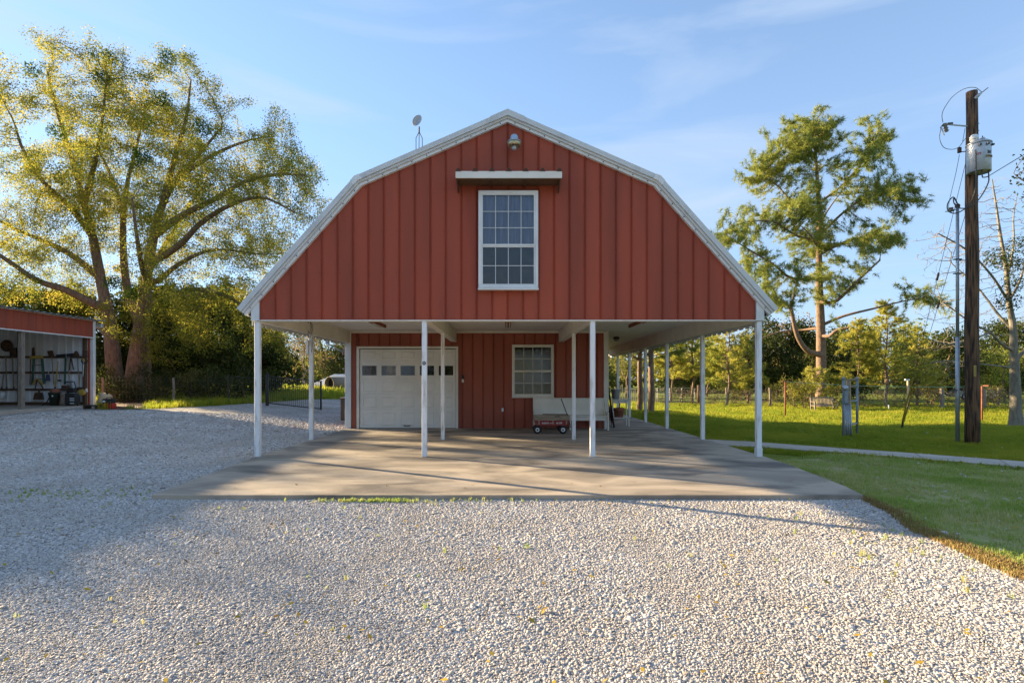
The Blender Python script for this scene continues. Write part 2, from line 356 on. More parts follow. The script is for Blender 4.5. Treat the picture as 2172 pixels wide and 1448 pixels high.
# ================================================================== the ground
rng = np.random.default_rng(7); random.seed(7)
def gravel_mat(name):
    m = bpy.data.materials.new(name); m.use_nodes = True; t = m.node_tree; n = t.nodes; b = n['Principled BSDF']
    geo = n.new('ShaderNodeNewGeometry'); vo = n.new('ShaderNodeTexVoronoi'); vo.inputs['Scale'].default_value = 48
    ve = n.new('ShaderNodeTexVoronoi'); ve.inputs['Scale'].default_value = 48; ve.feature = 'DISTANCE_TO_EDGE'
    for q in (vo, ve): t.links.new(geo.outputs['Position'], q.inputs['Vector'])
    sp = n.new('ShaderNodeSeparateColor'); t.links.new(vo.outputs['Color'], sp.inputs[0])
    ra = n.new('ShaderNodeValToRGB'); e = ra.color_ramp.elements
    e[0].position = 0; e[0].color = (.24, .21, .19, 1); e[1].position = 1; e[1].color = (.78, .75, .72, 1)
    x = e.new(.25); x.color = (.50, .45, .41, 1); x = e.new(.55); x.color = (.66, .63, .61, 1)
    t.links.new(sp.outputs[0], ra.inputs['Fac'])
    no = n.new('ShaderNodeTexNoise'); no.inputs['Scale'].default_value = .55; no.inputs['Detail'].default_value = 7
    t.links.new(geo.outputs['Position'], no.inputs['Vector'])
    r2 = n.new('ShaderNodeValToRGB'); r2.color_ramp.elements[0].position = .3; r2.color_ramp.elements[0].color = (.72, .70, .66, 1)
    r2.color_ramp.elements[1].position = .6; r2.color_ramp.elements[1].color = (1, 1, 1, 1)
    t.links.new(no.outputs['Fac'], r2.inputs['Fac'])
    no2 = n.new('ShaderNodeTexNoise'); no2.inputs['Scale'].default_value = 11; no2.inputs['Detail'].default_value = 10; no2.inputs['Roughness'].default_value = .75
    t.links.new(geo.outputs['Position'], no2.inputs['Vector'])
    r4 = n.new('ShaderNodeValToRGB'); r4.color_ramp.elements[0].position = .36; r4.color_ramp.elements[0].color = (.45, .43, .41, 1); r4.color_ramp.elements[1].position = .52; r4.color_ramp.elements[1].color = (1, 1, 1, 1)
    t.links.new(no2.outputs['Fac'], r4.inputs['Fac'])
    m3 = n.new('ShaderNodeMix'); m3.data_type = 'RGBA'; m3.blend_type = 'MULTIPLY'; m3.inputs['Factor'].default_value = 1
    r3 = n.new('ShaderNodeValToRGB'); r3.color_ramp.elements[0].color = (.42, .40, .38, 1); r3.color_ramp.elements[1].position = .16
    t.links.new(ve.outputs['Distance'], r3.inputs['Fac'])
    m1 = n.new('ShaderNodeMix'); m1.data_type = 'RGBA'; m1.blend_type = 'MULTIPLY'; m1.inputs['Factor'].default_value = 1
    m2 = n.new('ShaderNodeMix'); m2.data_type = 'RGBA'; m2.blend_type = 'MULTIPLY'; m2.inputs['Factor'].default_value = 1
    t.links.new(ra.outputs['Color'], m1.inputs['A']); t.links.new(r2.outputs['Color'], m1.inputs['B'])
    t.links.new(m1.outputs['Result'], m2.inputs['A']); t.links.new(r3.outputs['Color'], m2.inputs['B'])
    t.links.new(m2.outputs['Result'], m3.inputs['A']); t.links.new(r4.outputs['Color'], m3.inputs['B']); t.links.new(m3.outputs['Result'], b.inputs['Base Color']); b.inputs['Roughness'].default_value = .85
    bp = n.new('ShaderNodeBump'); bp.inputs['Strength'].default_value = .9; bp.inputs['Distance'].default_value = .03
    t.links.new(ve.outputs['Distance'], bp.inputs['Height']); t.links.new(bp.outputs['Normal'], b.inputs['Normal'])
    MATS[name] = m
gravel_mat('gravel_bed')
def random_mat(name, cols, rough=.8, trans=0.0, patch=None):
    """colour picked per instance; optional slow drift towards another colour over the ground"""
    m = bpy.data.materials.new(name); m.use_nodes = True; t = m.node_tree; n = t.nodes; b = n['Principled BSDF']
    oi = n.new('ShaderNodeObjectInfo'); ra = n.new('ShaderNodeValToRGB'); e = ra.color_ramp.elements
    e[0].position = 0; e[0].color = (*cols[0], 1); e[1].position = 1; e[1].color = (*cols[-1], 1)
    for i, c in enumerate(cols[1:-1]): x = e.new((i + 1) / (len(cols) - 1)); x.color = (*c, 1)
    t.links.new(oi.outputs['Random'], ra.inputs['Fac']); out = ra.outputs['Color']
    if patch:
        no = n.new('ShaderNodeTexNoise'); no.inputs['Scale'].default_value = patch[1]; no.inputs['Detail'].default_value = 6
        geo = n.new('ShaderNodeNewGeometry'); t.links.new(geo.outputs['Position'], no.inputs['Vector'])
        mr = n.new('ShaderNodeMapRange'); mr.inputs['From Min'].default_value = .42; mr.inputs['From Max'].default_value = .62
        mr.inputs['To Max'].default_value = patch[2]
        t.links.new(no.outputs['Fac'], mr.inputs['Value'])
        mx = n.new('ShaderNodeMix'); mx.data_type = 'RGBA'; t.links.new(mr.outputs['Result'], mx.inputs['Factor'])
        t.links.new(out, mx.inputs['A']); mx.inputs['B'].default_value = (*patch[0], 1); out = mx.outputs['Result']
    t.links.new(out, b.inputs['Base Color']); b.inputs['Roughness'].default_value = rough; b.inputs['Specular IOR Level'].default_value = .2
    if trans:
        tr = n.new('ShaderNodeBsdfTranslucent'); t.links.new(out, tr.inputs['Color']); mx = n.new('ShaderNodeMixShader'); mx.inputs[0].default_value = trans
        o = n['Material Output']; t.links.new(b.outputs[0], mx.inputs[1]); t.links.new(tr.outputs[0], mx.inputs[2]); t.links.new(mx.outputs[0], o.inputs['Surface'])
    MATS[name] = m
random_mat('pebble', [(.20, .17, .145), (.56, .52, .47), (.40, .355, .31), (.62, .59, .55), (.44, .42, .415), (.51, .445, .37), (.65, .625, .59), (.32, .295, .28), (.49, .46, .435)], .7, 0, ((.40, .35, .30), .8, .55))
random_mat('blade', [(.17, .24, .022), (.32, .35, .03), (.22, .29, .025), (.40, .39, .045)], .7, .6, ((.46, .42, .05), .5, .6))
random_mat('dry_blade', [(.36, .42, .10), (.58, .52, .24), (.31, .41, .07), (.62, .56, .30)], .8, .55, ((.28, .40, .055), .8, .7))
random_mat('straw', [(.34, .22, .09), (.46, .33, .13), (.24, .15, .07), (.40, .36, .10)], .9, .3)
mat('lawn', (0.12, 0.165, 0.018), (0.21, 0.22, 0.035), rough=.95, scale=.9, detail=9, bump=.5, bscale=25, spec=.1)
mat('dry_lawn', (0.28, 0.30, 0.10), (0.42, 0.36, 0.19), rough=.95, scale=2.2, detail=9, bump=.6, bscale=30, spec=.1)

xs = np.concatenate([np.linspace(-500, -34, 24), np.arange(-32, 36, .5), np.linspace(38, 500, 24)])
ys = np.concatenate([np.linspace(-60, -4, 10), np.arange(-3, 60, .5), np.linspace(62, 900, 36)])
gx, gy = np.meshgrid(xs, ys); gz = H(gx, gy) - .03
V = np.stack([gx, gy, gz], -1).reshape(-1, 3); nx = len(xs)
ii, jj = np.meshgrid(np.arange(len(ys) - 1), np.arange(nx - 1), indexing='ij'); k0 = (ii * nx + jj).ravel()
ground = np_mesh('ground', V, [np.stack([k0, k0 + 1, k0 + nx + 1, k0 + nx], 1)], 'lawn', smooth=True, kind='structure')

def in_poly(px, py, poly):
    inside = np.zeros(px.shape, bool); n = len(poly)
    for i in range(n):
        x0, y0 = poly[i]; x1, y1 = poly[(i + 1) % n]
        c = ((y0 > py) != (y1 > py)) & (px < (x1 - x0) * (py - y0) / (y1 - y0 + 1e-12) + x0)
        inside ^= c
    return inside
def wob(x, y, s=1.0, a=1.0):
    return a * (np.sin(x * 2.3 * s + 1.3 * np.sin(y * 1.7 * s)) * .4 + np.sin(y * 3.1 * s + 2 * np.sin(x * 1.1 * s)) * .35 + np.sin((x + y) * 6.1 * s) * .25)
def sheet(name, poly, step, lift, m, rough=.12, **kw):
    """a sheet lying on the ground inside an outline with a slightly ragged rim"""
    a = np.array(poly); x = np.arange(a[:, 0].min() - .5, a[:, 0].max() + .5, step); y = np.arange(a[:, 1].min() - .5, a[:, 1].max() + .5, step)
    gx, gy = np.meshgrid(x, y); nx = len(x)
    cx = gx[:-1, :-1] + step / 2; cy = gy[:-1, :-1] + step / 2
    keep = in_poly(cx + wob(cy, cx, 1, rough), cy + wob(cx, cy, 1, rough), poly).ravel()
    ii, jj = np.meshgrid(np.arange(len(y) - 1), np.arange(nx - 1), indexing='ij'); k = (ii * nx + jj).ravel()[keep]
    V = np.stack([gx, gy, H(gx, gy) - .03 + lift], -1).reshape(-1, 3); Q = np.stack([k, k + 1, k + nx + 1, k + nx], 1)
    u, inv = np.unique(Q, return_inverse=True)
    return np_mesh(name, V[u], [inv.reshape(Q.shape)], m, smooth=True, **kw)
gp = lambda a, b: tuple(G(a, b)[:2])
GRAVEL = [(-4.3, 7.3), (4.45, 7.3), gp(1832, 1052), gp(1905, 1088), gp(1950, 1124), gp(2060, 1170), gp(2172, 1222), (4.6, 3.4), (6.5, 1.5), (9, -14), (-33, -14), (-33, 4),
          (-17.7, 5), (-17.7, 23.4), gp(215, 868), gp(330, 866), gp(450, 860), gp(560, 853), gp(660, 846), gp(733, 846), (-4.8, 24), (-4.8, 10.7)]
sheet('gravel_drive', GRAVEL, .2, .016, 'gravel_bed', kind='structure')
DRY = [gp(1640, 975), gp(1760, 962), gp(2172, 996), (13.2, 6.2), (13.0, 2.5), (6.5, 1.6), (4.5, 3.3), gp(2060, 1170), gp(1950, 1124), gp(1905, 1088), gp(1832, 1052), (4.95, 8.8), (5.1, 10.4)]
sheet('worn_ground', DRY, .15, .008, 'dry_lawn', kind='structure')
BED = [gp(300, 866), gp(228, 868), gp(225, 852), gp(240, 838), gp(320, 838), gp(345, 850)]
sheet('bare_soil', BED, .2, .022, 'soil', kind='structure')
BED2 = [gp(1688, 872), gp(1700, 862), gp(1790, 862), gp(1785, 872), gp(1740, 876)]
sheet('bare_soil', BED2, .2, .022, 'soil', kind='structure')

# concrete
def slab(name, poly, z0, z1, m, parent=None, **kw):
    return MB().prism(poly, z0, z1, 'z').build(name, m, parent, **kw)
slab('carport_slab', [(-4.95, 10.62), (5.12, 10.62), (5.12, 13.77), (-4.95, 13.77)], -.2, 0, 'concrete', kind='structure')
slab('porch_slab', [(-4.95, 13.785), (5.12, 13.785), (5.14, 26.6), (-4.95, 26.6)], -.2, .001, 'concrete', kind='structure')
slab('carport_apron', [(-4.68, 7.17), (4.72, 7.17), (4.86, 7.8), (4.99, 8.9), (5.08, 9.8), (5.12, 10.605), (-4.94, 10.605)], -.2, -.002, 'concrete', kind='structure')
path_c = [((5.16, 12.75), (5.16, 14.1)), ((5.9, 12.45), (6.15, 13.55)), ((7.2, 11.45), (7.55, 12.3)), ((8.15, 10.6), (8.6, 11.4)), ((9.05, 9.75), (9.55, 10.5)), ((10.4, 8.5), (10.95, 9.2)), ((12.4, 6.6), (13.0, 7.2)), ((15, 4), (15.6, 4.6))]
path_root = None
for i in range(len(path_c) - 1):
    (a, b), (c, d) = path_c[i], path_c[i + 1]
    def sh(p, q, t): return (p[0] + (q[0] - p[0]) * t, p[1] + (q[1] - p[1]) * t)
    pr = slab('garden_path' if i == 0 else 'paving_slab', [sh(a, c, .006), sh(c, a, .006), sh(d, b, .006), sh(b, d, .006)], -.12, -.022, 'concrete_path', path_root)
    if i == 0:
        path_root = pr; pr['kind'] = 'structure'

# ------------------------------------------------------------------ scattered stuff (instances)
def scatter(name, pts, rot, scl, sources, **kw):
    src = bpy.data.collections.new(name + '_sources')
    for s in sources:
        for c in list(s.users_collection): c.objects.unlink(s)
        src.objects.link(s)
    me = bpy.data.meshes.new(name); me.vertices.add(len(pts)); me.vertices.foreach_set('co', np.asarray(pts, np.float32).ravel())
    for nm, a in (('rot', rot), ('scl', scl)):
        at = me.attributes.new(nm, 'FLOAT_VECTOR', 'POINT'); at.data.foreach_set('vector', np.asarray(a, np.float32).ravel())
    ob = bpy.data.objects.new(name, me); COL.objects.link(ob)
    g = bpy.data.node_groups.new(name, 'GeometryNodeTree')
    g.interface.new_socket('Geometry', in_out='INPUT', socket_type='NodeSocketGeometry'); g.interface.new_socket('Geometry', in_out='OUTPUT', socket_type='NodeSocketGeometry')
    gi = g.nodes.new('NodeGroupInput'); go = g.nodes.new('NodeGroupOutput'); ip = g.nodes.new('GeometryNodeInstanceOnPoints')
    ci = g.nodes.new('GeometryNodeCollectionInfo'); ci.inputs['Collection'].default_value = src
    ci.inputs['Separate Children'].default_value = True; ci.inputs['Reset Children'].default_value = True
    ip.inputs['Pick Instance'].default_value = True
    for nm, sock in (('rot', 'Rotation'), ('scl', 'Scale')):
        na = g.nodes.new('GeometryNodeInputNamedAttribute'); na.data_type = 'FLOAT_VECTOR'; na.inputs['Name'].default_value = nm
        g.links.new(na.outputs['Attribute'], ip.inputs[sock])
    rv = g.nodes.new('FunctionNodeRandomValue'); rv.data_type = 'INT'; rv.inputs[4].default_value = 0; rv.inputs[5].default_value = max(0, len(sources) - 1)
    g.links.new(rv.outputs[2], ip.inputs['Instance Index'])
    g.links.new(gi.outputs[0], ip.inputs['Points']); g.links.new(ci.outputs[0], ip.inputs['Instance']); g.links.new(ip.outputs[0], go.inputs[0])
    md = ob.modifiers.new('scatter', 'NODES'); md.node_group = g
    for k, v in kw.items(): ob[k] = v
    return ob
import bmesh
def pebble(seed):
    bm = bmesh.new(); bmesh.ops.create_icosphere(bm, subdivisions=2, radius=1); r_ = random.Random(seed)
    ax = [r_.uniform(.8, 1.25), r_.uniform(.65, 1.0), r_.uniform(.45, .7)]; ph = [r_.uniform(0, 6) for _ in range(6)]
    for v in bm.verts:
        c = v.co; k = 1 + .17 * math.sin(2.6 * c.x + ph[0]) + .12 * math.sin(3.1 * c.y + ph[1]) + .10 * math.sin(2.9 * c.z + ph[2]) + .06 * math.sin(6 * c.x + 5 * c.y + ph[3])
        v.co = Vector((c.x * ax[0], c.y * ax[1], c.z * ax[2])) * k
    me = bpy.data.meshes.new('pebble'); bm.to_mesh(me); bm.free(); me.materials.append(MATS['pebble'])
    o = bpy.data.objects.new('pebble', me); COL.objects.link(o); return o
def jitter_grid(x0, x1, y0, y1, s):
    x = np.arange(x0, x1, s); y = np.arange(y0, y1, s); gx, gy = np.meshgrid(x, y)
    gx = gx.ravel() + rng.uniform(-.5, .5, gx.size) * s; gy = gy.ravel() + rng.uniform(-.5, .5, gy.size) * s
    return gx, gy
PX = []; PY = []; PS = []
for (x0, x1, y0, y1, s) in ((-5, 6, 1.6, 3.4, .0138), (-6.5, 6, 3.4, 5.2, .0165), (-8.2, 6.2, 5.2, 7.35, .0205), (-12, -4.4, 7.2, 11, .029), (-14, -4.4, 11, 15.5, .040), (-17, -4.6, 15.5, 20.5, .060)):
    a, b = jitter_grid(x0, x1, y0, y1, s); PX.append(a); PY.append(b); PS.append(np.full(a.size, s))
PX = np.concatenate(PX); PY = np.concatenate(PY); PS = np.concatenate(PS)
k = (np.abs(PX - .01 * PY) < PY * 1.02 + 1.2) & in_poly(PX + wob(PY, PX, 1.2, .10), PY + wob(PX, PY, 1.2, .10), GRAVEL)
k &= ~((PX > -4.98 + .09 * np.clip(10.6 - PY, 0, 3.5)) & (PX < 5) & (PY > 7.16))
PX, PY, PS = PX[k], PY[k], PS[k]; n = len(PX)
big = rng.uniform(.5, 1.4, n) * np.where(rng.random(n) < .04, 1.6, 1); S = PS * .62 * big
rut = np.zeros(n)
for c_ in (-2.7, -1.15, 1.3, 2.85): rut = np.maximum(rut, np.exp(-((PX - c_ - .05 * np.sin(PY * 1.3)) / .22) ** 2) * ss(1, 3, 8.4 - PY))
S = S * (1 - .30 * rut)
scatter('gravel', np.stack([PX, PY, H(PX, PY) - .013 + S * rng.uniform(-.30, .22, n)], 1), np.stack([rng.uniform(-.6, .6, n), rng.uniform(-.6, .6, n), rng.uniform(0, 6.3, n)], 1),
        np.stack([S, S, S * .78], 1), [pebble(i) for i in range(7)], kind='stuff', label='pale grey and white river gravel covering the driveway', category='gravel')
# a few stray stones out on the worn grass
a, b = jitter_grid(4.4, 10, 4, 12, .28); k = in_poly(a, b, DRY) & (rng.random(a.size) < .32); a, b = a[k], b[k]; n = len(a); S = rng.uniform(.010, .032, n)
scatter('stray_stones', np.stack([a, b, H(a, b) - .01], 1), np.stack([rng.uniform(-.4, .4, n), rng.uniform(-.4, .4, n), rng.uniform(0, 6.3, n)], 1), np.stack([S, S, S], 1),
        [pebble(20 + i) for i in range(3)], kind='stuff', label='stray pale stones lying in the worn grass', category='stones')

def tuft(seed, nb, h, spread, w, m):
    r_ = random.Random(seed); mb = MB()
    for i in range(nb):
        a = r_.uniform(0, 6.28); d = r_.uniform(0, spread); bx, by = d * math.cos(a), d * math.sin(a); hh = h * r_.uniform(.55, 1.15)
        la = r_.uniform(0, 6.28); ln = r_.uniform(.1, .75) * hh; tx, ty = math.cos(la) * ln, math.sin(la) * ln; wx, wy = -math.sin(la) * w / 2, math.cos(la) * w / 2
        mb.add([(bx - wx, by - wy, -.02), (bx + wx, by + wy, -.02), (bx + tx * .4 + wx * .8, by + ty * .4 + wy * .8, hh * .6), (bx + tx * .4 - wx * .8, by + ty * .4 - wy * .8, hh * .6), (bx + tx, by + ty, hh)],
               [(0, 1, 2, 3), (3, 2, 4)])
    o = mb.build('tuft', m); return o
def grow(name, zones, sources, keep, label, cat='grass', base=1.0):
    QX = []; QY = []; QS = []
    for (x0, x1, y0, y1, s, sc_) in zones:
        a, b = jitter_grid(x0, x1, y0, y1, s); QX.append(a); QY.append(b); QS.append(np.full(a.size, sc_))
    QX, QY, QS = map(np.concatenate, (QX, QY, QS)); k = keep(QX, QY); QX, QY, QS = QX[k], QY[k], QS[k]; n = len(QX)
    S = QS * rng.uniform(.65, 1.35, n) * base * (1 + .45 * wob(QX * .8, QY * .8))
    return scatter(name, np.stack([QX, QY, H(QX, QY) - .03], 1), np.stack([np.zeros(n), np.zeros(n), rng.uniform(0, 6.3, n)], 1), np.stack([S, S, S * rng.uniform(.7, 1.2, n)], 1), sources, kind='stuff', label=label, category=cat)
PATH = [p[0] for p in path_c] + [p[1] for p in path_c[::-1]]
def view(x, y, m=2.2): return (np.abs(x - .01 * y) < y * 1.12 + m)
green = [tuft(30 + i, 14, .055, .07, .007, 'blade') for i in range(4)]
grow('lawn_grass', ((5, 15, 8.5, 16, .055, 1.0), (5, 22, 16, 24, .085, 1.3), (3, 40, 24, 45, .16, 2.2)), green,
     lambda x, y: view(x, y) & ~in_poly(x, y, DRY) & ~in_poly(x, y, PATH) & ~((x < 5.2) & (y < 26.7)) & ((x - 5) * .75 + y > 12.2), 'short green mown grass of the side lawn')
dry = [tuft(40 + i, 10, .036, .06, .006, 'dry_blade') for i in range(4)]
grow('worn_grass', ((4.3, 13.5, 2.0, 13.5, .052, 1.0),), dry,
     lambda x, y: view(x, y) & in_poly(x + wob(y, x, 1.5, .12), y + wob(x, y, 1.5, .12), DRY) & ~in_poly(x, y, PATH) & (wob(x * 1.7, y * 1.7) + rng.uniform(-.5, .5, x.size) > -.45), 'worn patchy grass between slab and path')
tall = [tuft(50 + i, 16, .12, .10, .011, 'blade') for i in range(3)]
grow('verge_grass', ((-24, -4.9, 20, 34, .20, 1.6), (-34, -3, 34, 60, .5, 3)), tall, lambda x, y: view(x, y, 0) & ~in_poly(x, y, GRAVEL) & ~in_poly(x, y, BED) & (x < -5.0) & ((y > 24) | (x > -17.4)), 'rough green grass between gravel and wire fence')
weed = [tuft(60 + i, 9, .06, .05, .009, 'dry_blade') for i in range(3)]
wx = np.concatenate([rng.normal(-1.75, .35, 150), rng.normal(-.5, .5, 30), -4.75 - rng.random(60) * .2, rng.uniform(-5, 4.6, 60), rng.normal(-6.0, .8, 120), rng.normal(3.9, .35, 40)])
wy = np.concatenate([7.08 - rng.random(150) * .10, 7.1 - rng.random(30) * .08, rng.uniform(8, 17, 60), rng.uniform(3.4, 7, 60), rng.normal(7.4, .3, 120), rng.normal(5.1, .4, 40)])
n = len(wx); S = rng.uniform(.25, .75, n)
scatter('weeds', np.stack([wx, wy, H(wx, wy) - .01], 1), np.stack([np.zeros(n), np.zeros(n), rng.uniform(0, 6, n)], 1), np.stack([S, S, S], 1), weed, kind='stuff', label='small weeds sprouting through the gravel along the slab', category='weeds')
# straw and dry grass where lawn and gravel meet
straw = [tuft(70 + i, 12, .03, .09, .005, 'straw') for i in range(3)]
ex = []; ey = []
edge = [gp(1832, 1052), gp(1905, 1088), gp(1950, 1124), gp(2060, 1170), gp(2172, 1222), (4.6, 3.4), (5.6, 2.2)]
for (ax, ay), (bx_, by_) in zip(edge, edge[1:]):
    m_ = int(520 * math.hypot(bx_ - ax, by_ - ay)); u = rng.random(m_); w_ = np.abs(rng.normal(0, .13, m_)) * np.clip((7.6 - (ay + (by_ - ay) * u)) / 3.0, .25, 1.1) - .06
    ex.append(ax + (bx_ - ax) * u + w_ * .9); ey.append(ay + (by_ - ay) * u + w_ * .45)
ex, ey = np.concatenate(ex), np.concatenate(ey); n = len(ex); S = rng.uniform(.5, 1.2, n)
scatter('straw_litter', np.stack([ex, ey, H(ex, ey) - .02], 1), np.stack([np.zeros(n), np.zeros(n), rng.uniform(0, 6, n)], 1), np.stack([S, S, S], 1), straw, kind='stuff', label='dry straw and brown litter along the gravel edge', category='litter')
# clover heads dotted over the lawn
cl = MB().lathe([(0, 0), (.35, .02), (1, .5), (.8, 1.1), (0, 1.4)], (0, 0, 0), 6).build('clover', 'white_print')
cxx = rng.uniform(5.6, 16, 420); cyy = rng.uniform(9, 22, 420); k = ~in_poly(cxx, cyy, PATH) & ((cxx - 5) * .75 + cyy > 12.6) & (wob(cxx, cyy) > -.1); cxx, cyy = cxx[k], cyy[k]; n = len(cxx); S = rng.uniform(.006, .012, n)
scatter('clover_heads', np.stack([cxx, cyy, H(cxx, cyy) + .02], 1), np.zeros((n, 3)), np.stack([S, S, S], 1), [cl], kind='stuff', label='small white clover heads dotted over the lawn', category='clover')
# fallen leaves
n = 750; fx = rng.uniform(-5, 6, n); fy = 2.2 + 6 * rng.random(n) ** 1.4; k = ~((fx > -5) & (fx < 5.1) & (fy > 7.1)) | (rng.random(n) < .25); fx, fy = fx[k], fy[k]; n = len(fx)
th = rng.uniform(0, 6.28, n); L = rng.uniform(.012, .032, n); dx, dy = np.cos(th) * L, np.sin(th) * L
zz = np.where((fx > -4.7) & (fx < 4.8) & (fy > 7.17), .004, .014) + np.where((fx > -4.7) & (fx < 4.8) & (fy > 7.17), 0, H(fx, fy))
c = np.stack([fx, fy, zz], 1); d = np.stack([dx, dy, L * rng.uniform(-.2, .4, n)], 1); w = np.stack([-dy, dx, L * rng.uniform(-.3, .5, n)], 1) * .45
V = np.stack([c - d, c - w + [0, 0, .004], c + d, c + w], 1).reshape(-1, 3)
np_mesh('fallen_leaves', V, [np.arange(4 * n).reshape(n, 4)], 'fallen', kind='stuff', label='scattered yellow and brown fallen leaves on the gravel', category='leaves')
# ================================================================== the barn
CXB, YF, YB, YW = 0.035, 10.73, 26.5, 17.0
barn = thing('barn', 'red metal gambrel roofed barn with white trimmed carport underneath', 'barn', (CXB, 18, 0))
PROF = [(-5.285, 2.92), (-2.99, 5.49), (0, 6.79), (2.99, 5.49), (5.285, 2.92)]
def off(prof, d):
    """outline moved inwards (down) by d with mitred corners"""
    out = []
    n = len(prof)
    for i in range(n):
        def nrm(a, b):
            v = Vector((b[0] - a[0], b[1] - a[1])).normalized(); return Vector((v.y, -v.x))
        ns = []
        if i > 0: ns.append(nrm(prof[i - 1], prof[i]))
        if i < n - 1: ns.append(nrm(prof[i], prof[i + 1]))
        if len(ns) == 1: m_ = ns[0]
        else: m_ = (ns[0] + ns[1]) / (1 + ns[0].dot(ns[1]))
        out.append((prof[i][0] + m_.x * d, prof[i][1] + m_.y * d))
    return out
def roof_z(x, d):
    pr = off(PROF, d)
    for i in range(4):
        if pr[i][0] <= x <= pr[i + 1][0]:
            t = (x - pr[i][0]) / (pr[i + 1][0] - pr[i][0]); return pr[i][1] + t * (pr[i + 1][1] - pr[i][1])
    return pr[0][1]
def ribbed(x0, x1, zb, ztop, y, depth, pitch, centre, name, m, parent, holes=(), flip=1, rib=.075, rtop=.042, **kw):
    """upright metal sheets between two ribs, each an object of its own"""
    k = math.floor((x0 - centre) / pitch); res = []
    while centre + k * pitch < x1 - 1e-6:
        a = centre + k * pitch; b = a + pitch; k += 1
        xs_ = [a, a + rtop / 2, a + rib / 2, b - rib / 2, b - rtop / 2, b]; ds = [depth, depth, 0, 0, depth, depth]
        ext = []
        for q in (0, -2.99 + CXB, 2.99 + CXB):
            if a + rib / 2 < q < b - rib / 2: ext.append(q)
        pts = sorted(list(zip(xs_, ds)) + [(q, 0) for q in ext])
        lo, hi = max(a, x0), min(b, x1)
        def dep(x):
            for (p, dp), (q, dq) in zip(pts, pts[1:]):
                if p <= x <= q: return dp + (dq - dp) * ((x - p) / (q - p) if q > p else 0)
            return 0
        pts = [(x, d) for x, d in pts if lo < x < hi]; pts = [(lo, dep(lo))] + pts + [(hi, dep(hi))]
        # cut round openings: pieces below and above
        spans = [(None, None)]
        for (hx0, hx1, hz0, hz1) in holes:
            if lo >= hx0 - .02 and hi <= hx1 + .02: spans = [(None, hz0), (hz1, None)]
        for s0, s1 in spans:
            mb = MB(); vs = []
            for x, d in pts:
                vs.append((x, y - flip * d, zb if s0 is None else s0)); vs.append((x, y - flip * d, ztop(x) if s1 is None else s1))
            mb.add(vs, [(2 * i, 2 * i + 2, 2 * i + 3, 2 * i + 1) for i in range(len(pts) - 1)])
            # folded edges give the sheet its thickness
            nb = len(vs); mb.add([(p[0], p[1] + flip * .004, p[2]) for p in vs], [(2 * i + 1, 2 * i + 3, 2 * i + 2, 2 * i) for i in range(len(pts) - 1)])
            for i in range(len(pts) - 1):
                mb.f.append((2 * i, nb + 2 * i, nb + 2 * i + 2, 2 * i + 2)); mb.f.append((2 * i + 1, 2 * i + 3, nb + 2 * i + 3, nb + 2 * i + 1))
            res.append(mb.build(name, m, parent, **kw))
    return res
# gable front
GX0, GX1, GZ = -4.85 + .003, 4.915 - .003, 2.70
ribbed(GX0, GX1, GZ, lambda x: roof_z(x - CXB, .17), 10.70, .020, .305, CXB, 'siding_sheet', 'barn_red', barn, rib=.044, rtop=.028)
sc_ = MB()
for zr_ in (2.79, 3.62, 4.45, 5.28, 6.05):
    for k in range(-16, 17):
        for s_ in (-.055, .055):
            xx = CXB + k * .305 + s_
            if GX0 + .03 < xx < GX1 - .03 and zr_ < roof_z(xx - CXB, .22) and not (-.56 < xx < .66 and 3.2 < zr_ < 5.25): sc_.obox((xx, 10.697, zr_), (.011, .008, .011))
sc_.build('siding_screws', 'rusty', barn, kind='stuff')
pr = off(PROF, .12)
MB().prism([(GX0 - .1, GZ + .01)] + [(x + CXB, z) for x, z in pr] + [(GX1 + .1, GZ + .01)], 10.712, 10.80).build('gable_backing', 'dark_gap', barn)
MB().bbox(GX0 - .02, GX1 + .02, 10.67, 10.82, GZ - .028, GZ - .004, .006).build('bottom_trim', 'cream_paint', barn)
for sx in (-1, 1):
    x0 = CXB + sx * 4.885 if sx > 0 else CXB + sx * 5.04; x1 = x0 + .155
    zt0, zt1 = roof_z(x0 - CXB, .19), roof_z(x1 - CXB, .19)
    MB().prism([(x0, GZ - .02), (x1, GZ - .02), (x1, zt1), (x0, zt0)], 10.655, 10.83).build('corner_cap', 'white_trim', barn)
# rake trim: a broad upper face and a thin lower lip, in lengths
def strip(d0, d1, i, y0, y1, m, name, t0=0, t1=1):
    a, b = off(PROF, d0), off(PROF, d1)
    def at(q, t): return (CXB + q[i][0] + (q[i + 1][0] - q[i][0]) * t, q[i][1] + (q[i + 1][1] - q[i][1]) * t)
    return MB().prism([at(a, t0), at(a, t1), at(b, t1), at(b, t0)], y0, y1).build(name, m, barn)
for i in range(4):
    strip(0.012, .105, i, 10.560, 10.80, 'grey_trim', 'rake_trim')
    strip(.108, .150, i, 10.590, 10.80, 'grey_trim', 'rake_groove')
    strip(.153, .205, i, 10.625, 10.78, 'white_trim', 'rake_lip')
for i, (t0, t1) in ((1, (.885, 1)), (2, (0, .115))):
    strip(.004, .112, i, 10.552, 10.70, 'grey_trim', 'ridge_cover', t0, t1)
for i, (t0, t1) in ((0, (.965, 1)), (1, (0, .03)), (2, (.97, 1)), (3, (0, .035))):
    strip(.006, .111, i, 10.553, 10.70, 'white_trim', 'joint_cover', t0, t1)
scr = MB()
for i in range(4):
    q = off(PROF, .178)
    for j in range(10):
        t = (j + .5) / 10; scr.obox((CXB + q[i][0] + (q[i + 1][0] - q[i][0]) * t, 10.622, q[i][1] + (q[i + 1][1] - q[i][1]) * t), (.018, .012, .018))
scr.build('trim_screws', 'black_iron', barn, kind='stuff')
